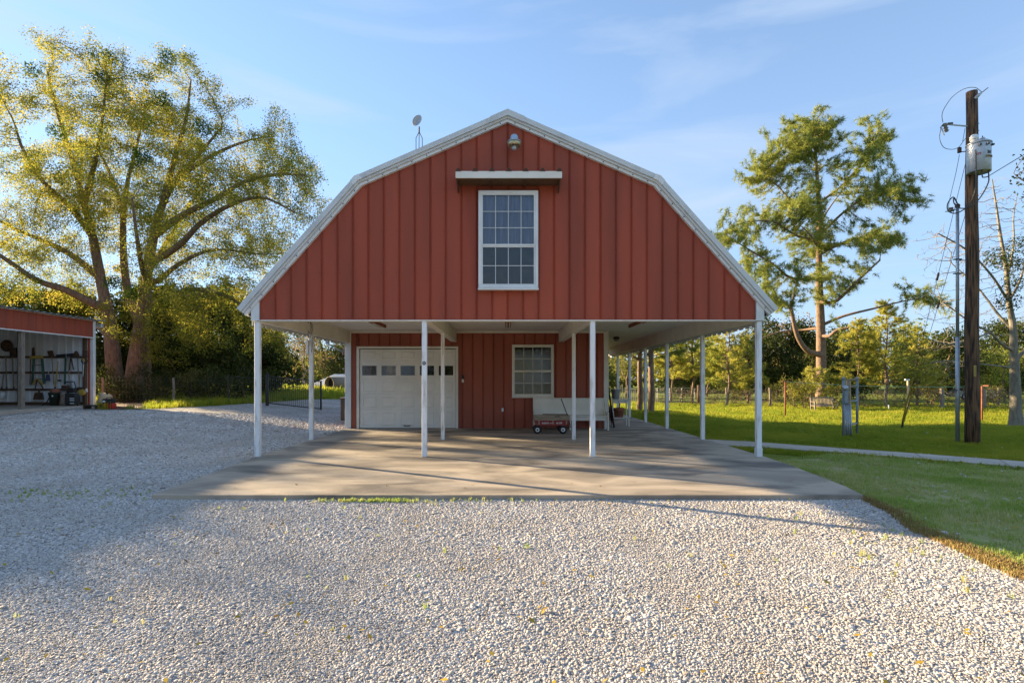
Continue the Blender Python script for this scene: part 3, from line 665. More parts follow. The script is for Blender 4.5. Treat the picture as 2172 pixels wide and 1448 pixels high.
# roof sheets with ribs running down the slope
for i in range(4):
    a, b = Vector((PROF[i][0] + CXB, PROF[i][1])), Vector((PROF[i + 1][0] + CXB, PROF[i + 1][1]))
    t = (b - a).normalized(); nn = Vector((-t.y, t.x)); mb = MB(); y = 10.60; c0, c1 = a + nn * -.006, b + nn * -.006
    row = []
    while y < YB + .3:
        for dy, h in ((0, 0), (.23, 0), (.25, .03), (.285, .03)): row.append((y + dy, h))
        y += .305
    vs = []
    for yy, h in row: vs += [(c0.x + nn.x * h, yy, c0.y + nn.y * h), (c1.x + nn.x * h, yy, c1.y + nn.y * h)]
    n_ = len(row); fs = [(2 * k, 2 * k + 1, 2 * k + 3, 2 * k + 2) for k in range(n_ - 1)]
    vs2 = [(p[0] - nn.x * .05, p[1], p[2] - nn.y * .05) for p in vs]
    mb.add(vs + vs2, fs + [tuple(q + 2 * n_ for q in f[::-1]) for f in fs] + [(0, 1, 1 + 2 * n_, 2 * n_)] + [(2 * k, 2 * k + 2, 2 * k + 2 + 2 * n_, 2 * k + 2 * n_) for k in range(n_ - 1)])
    mb.build('roof_sheet', 'roof_metal', barn)
# scalloped drip edge and soffit under both eaves
for sx in (-1, 1):
    x0 = CXB + sx * 5.10; mb = MB(); y = 10.84
    while y < YB:
        mb.box(min(x0, x0 + sx * .012), max(x0, x0 + sx * .012), y, y + .19, 2.60, 2.80); mb.box(min(x0, x0 + sx * .012), max(x0, x0 + sx * .012), y + .19, y + .305, 2.635, 2.80); y += .305
    mb.build('drip_edge', 'grey_trim', barn)
    MB().box(*sorted((CXB + sx * 5.0, CXB + sx * 5.25)), 10.84, YB, 2.80, 2.83).build('soffit', 'cream_paint', barn)
# ceiling sheets
cxs = [-4.95, -1.72, 1.66, 5.03]
for a, b in zip(cxs, cxs[1:]):
    for ya, yb in ((10.83, 13.2), (13.2, 15.6), (15.6, 17.0)):
        MB().box(a + .003, b - .003, ya + .003, yb - .003, 3.05, 3.07).build('ceiling_sheet', 'ceiling_white', barn)
for ya, yb in ((17.0, 19.4), (19.4, 21.8), (21.8, 24.2), (24.2, 26.5)):
    MB().box(3.20, 5.027, ya + .003, yb - .003, 3.05, 3.07).build('ceiling_sheet', 'ceiling_white', barn)
MB().box(-4.95, 5.03, 10.84, YB, 3.075, 3.2).build('loft_floor', 'old_wood', barn)
# beams
for xc in (-1.625, 1.735):
    MB().bbox(xc - .085, xc + .085, 10.83, 16.97, 2.70, 3.048, .008).build('ceiling_beam', 'cream_paint', barn)
MB().bbox(-4.98, -4.87, 10.84, 16.99, 2.66, 3.06, .008).build('edge_beam', 'cream_paint', barn)
MB().bbox(4.93, 5.05, 10.84, YB, 2.66, 3.06, .008).build('edge_beam', 'cream_paint', barn)
for a, b in ((-4.87, -1.71), (-1.54, 1.65), (1.82, 3.06)):
    MB().box(a, b, 16.93, 16.99, 2.975, 3.047).build('wall_cornice', 'cream_paint', barn)
# posts
def post(x, y, w=.098, top=2.672, m='post_paint'):
    p = MB().bbox(x - w / 2, x + w / 2, y - w / 2, y + w / 2, 0, top, .006).build('post', m, barn); return p
p = post(-4.91, 10.745, .1); post(-1.61, 10.745); post(1.715, 10.745); q = post(5.0, 10.745, .098)
MB().box(4.946, 5.054, 10.685, 10.80, .004, .17).build('base_wrap', 'white_trim', q)
post(-4.915, 13.72); post(-1.60, 13.78, .09, 2.695); post(1.725, 13.78, .09, 2.695)
for yy in (13.8, 16.85, 19.45, 21.95, 24.25): post(5.0, yy, .095, 2.655)
# walls of the closed part
WX0, WX1 = -4.84, 3.06
DO = (-4.66, -1.49, 0, 2.52)        # door opening
WO = (0.19, 1.49, 0.99, 2.61)       # window
ribbed(WX0, DO[0] - .02, 0, lambda x: 3.03, YW, .02, .325, -4.94, 'siding_sheet', 'barn_red_low', barn, rib=.05, rtop=.03)
ribbed(DO[0] + .0, DO[1], 2.50, lambda x: 3.03, YW, .02, .325, -4.94, 'siding_sheet', 'barn_red_low', barn, rib=.05, rtop=.03)
ribbed(DO[1] + .0, WX1, 0, lambda x: 3.03, YW, .02, .325, -4.94, 'siding_sheet', 'barn_red_low', barn, rib=.05, rtop=.03)
MB().box(-4.9, 3.15, YW + .012, YW + .12, 0, 3.04).build('wall_core', 'dark_gap', barn)
MB().bbox(-5.03, -4.842, 16.955, 17.15, 0, 3.04, .006).build('corner_trim', 'white_trim', barn)
MB().bbox(3.062, 3.215, 16.955, 17.12, 0, 3.04, .006).build('corner_trim', 'cream_paint', barn)
MB().box(-4.99, -4.90, 17.15, YB, 0, 3.04).build('side_wall', 'barn_red_low', barn)
MB().box(3.10, 3.19, 17.12, YB, 0, 3.04).build('side_wall', 'barn_red_low', barn)
MB().box(-4.99, 3.19, YB + .0, YB + .1, 0, 3.04).build('rear_wall', 'barn_red_low', barn)
MB().prism([(-4.85, 3.05)] + [(x + CXB, z) for x, z in off(PROF, .12)] + [(4.9, 3.05)], YB + .0, YB + .1).build('rear_gable', 'barn_red', barn)
# garage door
MB().box(DO[0] + .10, DO[1] - .08, YW - .030, YW + .004, 0.012, 2.47).build('garage_door', 'door_white', barn)
gd = [o for o in barn.children if o.name.startswith('garage_door')][0]
dx0, dx1 = DO[0] + .10, DO[1] - .08; pit = (dx1 - dx0) / 5
zr = [.02, .589, 1.068, 1.535, 2.105, 2.466]
for r_ in range(5):
    za, zb = zr[r_], zr[r_ + 1]
    MB().bbox(dx0 + .003, dx1 - .003, YW - .046, YW - .029, za + .007, zb - .007, .008).build('door_section', 'door_white', gd)
    for c_ in range(5):
        xa, xb = dx0 + c_ * pit + .09, dx0 + (c_ + 1) * pit - .09
        if r_ == 3:
            xa, xb = dx0 + c_ * pit + .075, dx0 + (c_ + 1) * pit - .075; ya, yb = 1.656, 1.956
            mb = MB()
            for q in ((xa - .03, xb + .03, ya - .03, ya), (xa - .03, xb + .03, yb, yb + .03), (xa - .03, xa, ya, yb), (xb, xb + .03, ya, yb)): mb.box(q[0], q[1], YW - .058, YW - .045, q[2], q[3])
            mb.build('window_frame', 'door_white', gd)
            MB().box(xa, xb, YW - .0475, YW - .0465, ya, yb).build('backing', 'dim_room', gd)
            MB().box(xa, xb, YW - .052, YW - .0505, ya, yb).build('pane', 'door_glass', gd)
        else:
            a, b = za + .075, zb - .075
            mb = MB(); o_ = [(xa, a), (xb, a), (xb, b), (xa, b)]; i_ = [(xa + .035, a + .035), (xb - .035, a + .035), (xb - .035, b - .035), (xa + .035, b - .035)]
            j_ = [(xa + .018, a + .018), (xb - .018, a + .018), (xb - .018, b - .018), (xa + .018, b - .018)]
            mb.add([(p[0], YW - .0465, p[1]) for p in o_] + [(p[0], YW - .060, p[1]) for p in j_] + [(p[0], YW - .0475, p[1]) for p in i_],
                   [(k, (k + 1) % 4, (k + 1) % 4 + 4, k + 4) for k in range(4)] + [(k + 4, (k + 1) % 4 + 4, (k + 1) % 4 + 8, k + 8) for k in range(4)] + [(8, 9, 10, 11)])
            mb.build('raised_panel', 'door_white', gd)
MB().tube([(-3.18, YW - .05, .105), (-3.17, YW - .09, .085), (-3.0, YW - .09, .085), (-2.99, YW - .05, .105)], .014, 6).build('handle', 'black_iron', gd)
for q in ((DO[0], DO[0] + .085, 0, 2.49), (DO[1] - .07, DO[1], 0, 2.49), (DO[0], DO[1], 2.492, 2.56)):
    MB().bbox(q[0], q[1], YW - .075, YW + .01, q[2], q[3], .006).build('door_trim', 'cream_paint', barn)
# windows
def window(x0, x1, z0, z1, y, cols, rup, rlo, zm, fm, upper, lower, name='window', glass='pane_glass', grid=None):
    mb = MB(); w = .055
    for q in ((x0, x1, z0, z0 + w), (x0, x1, z1 - w, z1), (x0, x0 + w, z0 + w, z1 - w), (x1 - w, x1, z0 + w, z1 - w)): mb.bbox(q[0], q[1], y - .10, y + .0, q[2], q[3], .006)
    root = mb.build(name, fm, barn)
    MB().bbox(x0 - .01, x1 + .01, y - .125, y - .01, z0 - .035, z0 - .003, .006).build('sill', fm, root)
    a0, a1 = x0 + w, x1 - w; b = .03
    for zA, zB, rows, yy, back in ((zm, z1 - w, rup, y - .070, upper), (z0 + w, zm, rlo, y - .055, lower)):
        sm = MB()
        for q in ((a0, a1, zA, zA + b), (a0, a1, zB - b, zB), (a0, a0 + b, zA + b, zB - b), (a1 - b, a1, zA + b, zB - b)): sm.box(q[0], q[1], yy - .018, yy + .012, q[2], q[3])
        sm.build('sash', fm, root)
        cx_ = np.linspace(a0 + b, a1 - b, cols + 1); cz_ = np.linspace(zA + b, zB - b, rows + 1)
        for i in range(cols):
            for j in range(rows): MB().box(cx_[i] + .001, cx_[i + 1] - .001, yy - .002, yy + .002, cz_[j] + .001, cz_[j + 1] - .001).build('pane', glass, root)
        for i in range(1, cols): MB().box(cx_[i] - .0065, cx_[i] + .0065, yy - .008, yy - .003, cz_[0], cz_[-1]).build('muntin', grid or fm, root)
        for j in range(1, rows): MB().box(cx_[0], cx_[-1], yy - .0085, yy - .0033, cz_[j] - .0065, cz_[j] + .0065).build('muntin', grid or fm, root)
        # curtain, or a dark-coloured sheet standing in for the dim room behind the glass
        cv = MB(); nn = 40; xs_ = np.linspace(a0, a1, nn)
        vs = []
        for k, xx in enumerate(xs_):
            fold = .006 * math.sin(k * 1.25) if back == 'curtain' else 0
            vs += [(xx, y - .012 + fold, zA), (xx, y - .012 + fold, zB)]
        cv.add(vs, [(2 * k, 2 * k + 2, 2 * k + 3, 2 * k + 1) for k in range(nn - 1)]); cv.build('curtain' if back == 'curtain' else 'dim_room_sheet', back, root)
    return root
window(-.535, .63, 3.30, 5.20, 10.655, 4, 3, 2, 4.13, 'white_trim', 'curtain', 'dim_room', grid='grey_trim')
window(WO[0], WO[1], WO[2], WO[3], 16.974, 4, 2, 2, 1.785, 'cream_paint', 'dim_room', 'dim_room', glass='low_glass')
# hood over the loft window
aw = MB().prism([(10.26, 5.44), (10.66, 5.56), (10.66, 5.575), (10.26, 5.455)], -.935, 1.045, 'x').build('window_hood', 'roof_metal', barn)
MB().bbox(-.95, 1.06, 10.235, 10.262, 5.32, 5.452, .005).build('fascia', 'cream_paint', aw)
for k in range(7):
    xx = -.90 + k * .318
    MB().prism([(xx - .055, 5.445), (xx - .022, 5.505), (xx + .022, 5.505), (xx + .055, 5.445)], 10.225, 10.655).build('hood_rib', 'rusty', aw)
for xx in (-.93, 1.03):
    MB().prism([(10.27, 5.34), (10.66, 5.18), (10.66, 5.55), (10.27, 5.43)], xx - .015, xx + .015, 'x').build('hood_bracket', 'rusty', aw)
MB().prism([(10.264, 5.325), (10.655, 5.325), (10.655, 5.335), (10.264, 5.335)], -.91, 1.015, 'x').build('hood_shade_board', 'brown_wood', aw)  # dark board added so the underside of the hood looks shaded
for xx in (-.3, .37): MB().box(xx - .02, xx + .02, 10.28, 10.65, 5.295, 5.323).build('hood_rafter', 'rusty', aw)
# ================================================================== fittings on the barn
t = thing('yard_light', 'dome shaped yard lamp with amber reflector under the barn peak', 'lamp', (.16, 10.66, 6.1))
c = (.16, 10.46, 0)
MB().tube([(.16, 10.69, 6.19), (.16, 10.6, 6.21), (.16, 10.5, 6.18)], .022, 8).build('arm', 'galvanised', t)
MB().lathe([(.0, 6.235), (.05, 6.232), (.075, 6.20), (.085, 6.13), (.10, 6.115), (.14, 6.10), (.14, 6.092), (.10, 6.085)], c, 20).build('housing', 'lamp_blue', t, True)
MB().lathe([(.10, 6.088), (.132, 6.08), (.122, 6.015), (.117, 6.015), (.09, 6.07)], c, 20).build('reflector', 'reflector', t, True)
MB().lathe([(.03, 6.08), (.045, 6.02), (.05, 5.975), (.035, 5.945), (.0, 5.935)], c, 14).build('bulb', 'galvanised', t, True)
for px_, lab in ((-3.42, 'fluorescent ceiling fixture in front of the garage door'), (.06, 'fluorescent ceiling fixture between the two ceiling beams'), (3.5, 'fluorescent ceiling fixture at the side porch end of the carport')):
    t = thing('fluorescent_light', lab, 'ceiling light', (px_, 14.6, 2.96), 'fluorescent fixtures on the carport ceiling')
    MB().bbox(px_ - .075, px_ + .075, 13.75, 15.2, 2.97, 3.048, .01).build('housing', 'orange_rust', t)
    for s in (-.035, .035): MB().tube([(px_ + s, 13.8, 2.955), (px_ + s, 15.15, 2.955)], .014, 8).build('tube', 'white_print', t)
t = thing('porch_light', 'dark bowl shaped ceiling lamp over the side porch', 'lamp', (3.95, 19.4, 2.92))
MB().lathe([(.0, 3.048), (.09, 3.048), (.10, 3.02), (.125, 3.01), (.125, 2.99), (.10, 2.985)], (3.95, 19.4, 0), 16).build('base', 'black_iron', t, True)
MB().lathe([(.10, 2.986), (.095, 2.94), (.06, 2.905), (.0, 2.90)], (3.95, 19.4, 0), 16).build('bowl', 'grey_steel', t, True)
# roof dish on its tripod
Yd = 11.6; xd = X(889, Yd)
t = thing('satellite_dish', 'small round satellite dish on a thin tripod above the barn roof', 'dish', (xd, Yd, 5.9), 'satellite dishes')
for dx in (-.07, 0, .07):
    MB().tube([(xd + dx, Yd + abs(dx) * 1.2 - .05, 5.93), (xd + dx * .95, Yd, 6.68), (xd + dx * .1, Yd, 6.80)], .008, 6).build('leg', 'wire', t)
MB().tube([(xd, Yd, 6.78), (xd, Yd, 6.92)], .016, 8).build('mast', 'wire', t)
rot = Matrix.Rotation(R(-28), 4, 'Z') @ Matrix.Rotation(R(80), 4, 'X')
cd = Vector((xd - .03, Yd - .06, Z(259, Yd)))
MB().lathe([(0.0, -.03), (.06, -.024), (.10, -.008), (.125, .012), (.12, .016), (.095, -.002), (.05, -.018), (.0, -.024)], cd, 24, rot).build('reflector', 'dish_grey', t, True)
MB().tube([cd + Vector((-.02, -.02, -.10)), cd + Vector((-.03, -.14, -.13))], .009, 6).build('feed_arm', 'dish_grey', t)
MB().obox(cd + Vector((-.035, -.15, -.115)), (.035, .05, .05)).build('feed_horn', 'dish_grey', t)
# dish on the left wall
Ys = 18.6; t = thing('satellite_dish', 'wall mounted satellite dish with long feed arm beside the left barn corner', 'dish', (-5.1, Ys, 2.3), 'satellite dishes')
w0 = Vector((-4.99, Ys, 2.05)); w1 = Vector((-5.28, Ys, 2.28)); w2 = Vector((-5.30, Ys, 2.55))
MB().tube([w0, w1, w2], .022, 8).build('mast', 'galvanised', t)
rot = Matrix.Rotation(R(-62), 4, 'Y')
MB().lathe([(0, -.05), (.15, -.04), (.30, -.005), (.36, .015), (.355, .022), (.29, .008), (.14, -.03), (0, -.04)], (-5.40, Ys, 2.66), 24, rot).build('reflector', 'dish_grey', t, True)
MB().tube([(-5.33, Ys, 2.32), (-5.75, Ys, 2.55), (-6.10, Ys, 2.74)], .018, 6).build('feed_arm', 'grey_steel', t)
MB().obox((-6.12, Ys, 2.82), (.08, .16, .16)).build('feed_horn', 'dish_grey', t)
MB().obox((-5.30, Ys, 2.50), (.12, .1, .12)).build('bracket', 'orange_rust', t)
# keypad, outlet, post badge, post box, cable loop
t = thing('door_keypad', 'dark and cream keypad on the wall right of the garage door', 'keypad', (-1.34, 16.97, 1.42))
MB().bbox(-1.385, -1.305, 16.945, 16.985, 1.56, 1.67, .008).build('cover', 'black_iron', t)
MB().bbox(-1.38, -1.31, 16.948, 16.985, 1.43, 1.535, .008).build('keys', 'cream_paint', t)
t = thing('outlet_box', 'small grey weatherproof socket box low on the red wall', 'socket', (X(1066, 17), 16.97, .52))
xo = X(1066, 17); MB().bbox(xo - .035, xo + .035, 16.95, 16.985, .52, .64, .006).build('box', 'galvanised', t); MB().bbox(xo - .028, xo + .028, 16.942, 16.952, .53, .63, .004).build('lid', 'white_trim', t)
t = thing('post_reflector', 'round dark badge with white centre on the carport post', 'reflector', (-1.61, 10.69, 1.8))
cc = (-1.61, 10.693, Z(770, 10.7)); fr = Matrix.Rotation(R(90), 4, 'X')
MB().lathe([(0, 0), (.034, 0), (.034, .012), (.022, .016), (0, .016)], cc, 18, fr).build('rim', 'black_iron', t); MB().lathe([(0, .0165), (.013, .0165), (.010, .021), (0, .022)], cc, 14, fr).build('centre', 'white_print', t)
t = thing('cable_loop', 'hanging loop of cable on the left carport beam', 'cable', (-4.86, 13.4, 2.4))
MB().tube([(-4.86, 11.2, 2.99), (-4.86, 12.4, 2.98), (-4.855, 13.42, 2.97)], .006, 5).build('run', 'wire', t)
for k, (rx, rz, dz) in enumerate(((.075, .14, 0), (.055, .19, -.05), (.04, .16, .03))):
    pts = [(-4.84 + rx * math.sin(a), 13.40 - .02 * k, 2.80 + dz + rz * math.cos(a)) for a in np.linspace(0, 6.283, 22)]
    MB().tube(pts, .006, 5).build('coil', 'wire', t)
MB().tube([(-4.85, 13.6, 2.66), (-4.845, 13.6, 2.4), (-4.86, 13.6, 2.2), (-4.88, 13.6, 2.28), (-4.875, 13.6, 2.55)], .005, 5).build('drop', 'wire', t)
t = MB().bbox(-5.03, -4.97, 13.64, 13.80, 2.16, 2.52, .01).build('conduit_box', 'white_trim'); tag(t, 'slim white box fixed to the outside of the second left post', 'box')

# ================================================================== on the slab
# white pew
t = thing('wooden_pew', 'long white painted pew against the red wall', 'bench', (1.95, 16.5, 0))
x0, x1 = .84, 3.09
MB().prism([(16.72, .44), (16.76, .44), (16.86, .93), (16.82, .93)], x0 + .03, x1 - .03, 'x').build('backrest', 'cream_paint', t)
MB().bbox(x0 + .03, x1 - .03, 16.80, 16.88, .925, .955, .008).build('top_rail', 'cream_paint', t)
MB().box(x0 + .03, x1 - .03, 16.737, 16.75, .60, .62).build('back_batten', 'cream_paint', t)
MB().bbox(x0 + .03, x1 - .03, 16.27, 16.74, .41, .445, .01).build('seat', 'cream_paint', t)
MB().bbox(x0 + .03, x1 - .03, 16.30, 16.325, .29, .41, .005).build('apron', 'cream_paint', t)
for xe in (x0, x1 - .04):
    e = MB().prism([(16.25, .50), (16.30, .54), (16.60, .56), (16.72, .70), (16.80, .97), (16.88, .97), (16.80, .5), (16.80, .3), (16.25, .3)], xe, xe + .04, 'x').build('end_panel', 'cream_paint', t)
    MB().bbox(xe - .004, xe + .044, 16.26, 16.33, 0, .302, .006).build('leg', 'cream_paint', t); MB().bbox(xe - .004, xe + .044, 16.73, 16.80, 0, .302, .006).build('leg', 'cream_paint', t)
MB().bbox(1.92, 1.97, 16.34, 16.40, 0, .41, .006).build('leg', 'cream_paint', t)
# toy wagon
Yn = 15.22; t = thing('toy_wagon', 'red toy wagon with wooden side rails and black handle by the pew', 'wagon', (1.25, Yn + .2, 0))
xa, xb = .80, 1.79; za, zb = .235, .37
MB().prism([(xa + .04, za), (xb - .06, za), (xb, zb), (xa, zb)], Yn, Yn + .44).build('tray', 'wagon_red', t)
MB().bbox(xa - .01, xb + .01, Yn - .008, Yn + .448, zb - .012, zb + .006, .004).build('tray_rim', 'wagon_red', t)
for yy in (Yn + .004, Yn + .42):
    for z_ in (.385, .455): MB().bbox(xa - .005, xb + .005, yy, yy + .018, z_, z_ + .062, .003).build('rail', 'rail_wood', t)
    for xx in (xa + .13, xa + .52, xa + .90): MB().bbox(xx - .014, xx + .014, yy - .016 if yy < Yn + .2 else yy + .019, yy - .001 if yy < Yn + .2 else yy + .034, .27, .52, .003).build('stake', 'rail_wood', t)
for xx in (xa, xb - .018):
    for z_ in (.385, .455): MB().bbox(xx, xx + .018, Yn + .024, Yn + .418, z_, z_ + .062, .003).build('rail', 'rail_wood', t)
MB().bar((xa + .25, Yn + .22, .54), (xb - .02, Yn + .22, .535), .02, .02).build('loose_rod', 'brown_wood', t)
for xx in (.885, 1.60):
    for yy in (Yn + .0, Yn + .44):
        w = MB().lathe([(.05, -.035), (.10, -.04), (.118, -.02), (.118, .02), (.10, .04), (.05, .035)], (xx, yy, .118), 22, fr).build('wheel', 'black_rubber', t, True)
        MB().lathe([(.0, .030), (.022, .030), (.028, .036), (.058, .036), (.060, .028)], (xx, yy, .118), 18, fr).build('rim', 'white_print', w, True)
        MB().lathe([(.0, .038), (.016, .038), (.014, .05), (0, .05)], (xx, yy, .118), 10, fr).build('hub_cap', 'black_iron', w)
    MB().tube([(xx, Yn + .0, .118), (xx, Yn + .44, .118)], .014, 8).build('axle', 'black_iron', t); MB().prism([(xx - .06, .235), (xx + .06, .235), (xx + .02, .118), (xx - .02, .118)], Yn + .12, Yn + .32).build('bolster', 'black_iron', t)
h0 = Vector((1.845, Yn + .20, .17)); h1 = Vector((X(1207, Yn), Yn + .18, .44)); h2 = Vector((X(1192, Yn), Yn + .1, Z(848, Yn)))
MB().tube([(1.62, Yn + .22, .15), h0, h1, h2], [.014, .014, .013, .013], 8).build('handle', 'black_iron', t)
MB().tube([h2 - Vector((.0, 0, -.005)), h2 - Vector((.05, 0, -.10)) * -.0 + Vector((-.012, -.005, .03))], .018, 8).build('grip', 'black_iron', t)
lettering('ATW', .060, 'black_print', t, Matrix.Translation((1.44, Yn + .0025, .487)) @ FACE, bold=.002)
lettering('RADIO', .062, 'white_print', t, Matrix.Translation((1.10, Yn - .0025, .303)) @ FACE, shear=.35, bold=.001)
lettering('FLYER', .062, 'white_print', t, Matrix.Translation((1.49, Yn - .0025, .303)) @ FACE, shear=.35, bold=.001)
MB().prism([(1.22, .290), (1.33, .302), (1.35, .310), (1.22, .300)], Yn - .003, Yn - .0005).build('lettering_flourish', 'white_print', t)
# plant stand with pail and pot
Yt = 17.55; t = thing('plant_stand', 'cream two tier wooden stand beside the barn corner', 'stand', (3.78, Yt + .2, 0))
a, b = X(1298, 17.6), X(1335, 17.6)
MB().bbox(a - .03, b + .04, Yt - .03, Yt + .45, .855, .885, .006).build('top', 'cream_paint', t)
MB().bbox(a + .01, b - .01, Yt, Yt + .025, .76, .853, .004).build('drawer_front', 'cream_paint', t)
for k in (.35, .75): MB().tube([(a + (b - a) * k, Yt, .81), (a + (b - a) * k, Yt - .03, .81)], .012, 6).build('knob', 'rusty', t)
MB().bbox(a, b, Yt + .01, Yt + .42, .27, .295, .005).build('shelf', 'cream_paint', t)
for xx in (a + .02, b - .02):
    for yy in (Yt + .03, Yt + .40): MB().bbox(xx - .02, xx + .02, yy - .02, yy + .02, 0, .853, .004).build('leg', 'cream_paint', t)
xp = X(1308, 17.6)
t = thing('metal_pail', 'galvanised pail on top of the cream stand', 'pail', (xp, Yt + .2, .885))
MB().lathe([(.0, .887), (.115, .887), (.15, 1.19), (.156, 1.195), (.156, 1.205), (.145, 1.205), (.112, .90), (0, .90)], (xp, Yt + .2, 0), 24).build('body', 'galvanised', t, True)
for z_ in (1.0, 1.15): MB().ring((xp, Yt + .2, z_), .128 + (z_ - 1) * .1, .005).build('hoop', 'galvanised', t)
MB().tube([(xp + .155 * math.cos(q), Yt + .2 - .05 * math.sin(q), 1.19 - .09 * math.sin(q)) for q in np.linspace(0, math.pi, 12)], .005, 5).build('bail', 'wire', t)
xq = X(1314.5, 17.6); t = thing('flower_pot', 'terracotta pot on the lower shelf of the stand', 'pot', (xq, Yt + .2, .295))
MB().lathe([(0, .297), (.14, .297), (.165, .52), (.18, .525), (.185, .60), (.165, .60), (.15, .53), (0, .53)], (xq, Yt + .2, 0), 24).build('body', 'terracotta', t, True)
MB().ring((xq, Yt + .2, .43), .158, .007).build('band', 'terracotta', t)
MB().tube([(xq + .02, Yt + .2, .53), (xq + .03, Yt + .2, .78)], .02, 6).build('stake', 'orange_rust', t)
t = thing('leaning_boards', 'dark boards leaning on the barn side wall behind the stand', 'boards', (3.30, 17.6, 0))
for k, (yy, zt, xx) in enumerate(((17.25, 1.55, .22), (17.75, 1.35, .28), (18.2, 1.25, .33))):
    MB().bar((3.22 + xx, yy, .0), (3.225, yy + .05, zt), .22, .02, (1, 0, 0)).build('board', ('dark_gap', 'brown_wood', 'old_wood')[k], t)
# outdoor unit beside the left wall
Ya = 19.6; t = thing('air_conditioner', 'brown air conditioning unit beside the left barn corner', 'air conditioner', (-5.6, Ya + .4, -.03))
MB().bbox(-5.98, -5.22, Ya, Ya + .76, .05, .84, .03).build('casing', 'ac_brown', t)
for k in range(15):
    MB().box(-5.96, -5.24, Ya - .012, Ya - .001, .10 + k * .048, .122 + k * .048).build('louvre', 'ac_brown', t)
MB().bbox(-6.0, -5.2, Ya - .02, Ya + .78, .842, .885, .015).build('top', 'beige_plastic', t); MB().bbox(-6.05, -5.15, Ya - .05, Ya + .8, -.06, .048, .01).build('pad', 'concrete_path', t)
# ================================================================== the tool shed on the left
SXF, SY1, SY0, SG = -17.95, 23.62, 4.0, .43
shed = thing('tool_shed', 'open fronted tool shed with red fascia and white inner wall', 'shed', (-21, 14, SG))
MB().box(-24.6, SXF + .35, SY0, SY1 + .15, -.3, SG).build('floor_slab', 'concrete_path', shed)
FZ0, FZ1 = 3.36, 4.06
# red fascia strips along the front (facing +X)
n_ = int((SY1 - .05 - 9) / .312)
for k in range(n_):
    y1 = SY1 - .06 - k * .312; y0 = y1 - .312
    mb = MB(); pts = [(y0, .022), (y0 + .02, .022), (y0 + .035, 0), (y1 - .035, 0), (y1 - .02, .022), (y1, .022)]
    vs = []
    for yy, d in pts: vs += [(SXF + d, yy, FZ0), (SXF + d, yy, FZ1)]
    m_ = len(pts); mb.add(vs + [(p[0] - .01, p[1], p[2]) for p in vs], [(2 * i, 2 * i + 2, 2 * i + 3, 2 * i + 1) for i in range(m_ - 1)] + [(2 * i + 1 + 2 * m_, 2 * i + 3 + 2 * m_, 2 * i + 2 + 2 * m_, 2 * i + 2 * m_) for i in range(m_ - 1)])
    mb.build('fascia_sheet', 'barn_red', shed)
MB().box(SXF - .06, SXF - .012, SY0, SY1, FZ0, FZ1).build('fascia_core', 'dark_gap', shed)
MB().bbox(SXF - .07, SXF + .035, SY0, SY1 - .05, FZ0 - .05, FZ0 - .003, .005).build('fascia_trim', 'white_trim', shed)
MB().bbox(SXF - .05, SXF + .04, SY0, SY1 - .05, FZ1 + .003, FZ1 + .04, .005).build('fascia_cap', 'cream_paint', shed)
MB().bbox(SXF - .16, SXF + .03, SY1 - .05, SY1 + .10, SG, FZ1 + .02, .008).build('corner_trim', 'white_trim', shed)
# roof sheet, falling to the back, with ribs
mb = MB(); y = SY0 - .2; row = []
while y < SY1 + .35:
    for dy, h in ((0, 0), (.22, 0), (.245, .03), (.285, .03)): row.append((y + dy, h))
    y += .312
vs = []
for yy, h in row: vs += [(SXF + .22, yy, 4.11 + h), (-24.9, yy, 3.55 + h)]
m_ = len(row); fs = [(2 * k, 2 * k + 1, 2 * k + 3, 2 * k + 2) for k in range(m_ - 1)]
mb.add(vs + [(p[0], p[1], p[2] - .012) for p in vs], fs + [tuple(q + 2 * m_ for q in f[::-1]) for f in fs] + [(2 * k, 2 * k + 2, 2 * k + 2 + 2 * m_, 2 * k + 2 * m_) for k in range(m_ - 1)]); mb.build('roof_sheet', 'grey_steel', shed)
MB().bbox(SXF - 6.5, SXF + .2, SY1 + .20, SY1 + .34, 3.80, 3.98, .02).build('gutter', 'galvanised', shed)
for k in range(4): MB().box(SXF - .3 - k * 1.9, SXF - .22 - k * 1.9, SY0, SY1, 3.85 - k * .17, 4.0 - k * .17).build('purlin', 'old_wood', shed)
# inner end wall, sheet by sheet, facing the camera
YE = SY1 - .12
for o in ribbed(-24.5, SXF - .17, SG + .02, lambda x: 4.02 + (x - SXF) * .088, YE, .03, .312, SXF - .17, 'wall_sheet', 'shed_white', shed, rib=.09, rtop=.04): pass
MB().box(-24.5, SXF - .1, YE + .012, YE + .1, SG, 3.45).build('end_wall', 'barn_red_low', shed)
MB().box(-24.6, -24.5, SY0, SY1, SG, 3.5).build('rear_wall', 'shed_white', shed)
for py_ in (757, 790, 826): MB().bbox(-24.4, SXF - .2 if py_ != 790 else X(172, 23.4), YE - .085, YE - .035, Z(py_, 23.4) - .045, Z(py_, 23.4) + .045, .004).build('girt', 'brown_wood', shed)
MB().bbox(-24.4, SXF - .2, YE - .10, YE - .035, SG, SG + .13, .004).build('sill_plate', 'brown_wood', shed)
MB().bbox(X(37, 23.3), X(46, 23.3), YE - .22, YE - .09, SG, 3.7, .006).build('inner_post', 'brown_wood', shed)
MB().bbox(SXF - .30, SXF - .17, YE - .12, YE - .0, SG, 4.0, .006).build('inner_post', 'brown_wood', shed)
for yy in (20.25, 16.9, 13.5, 10.1, 6.7): MB().bbox(SXF - .20, SXF - .05, yy - .075, yy + .075, SG, 3.9, .008).build('front_post', 'old_wood', shed)

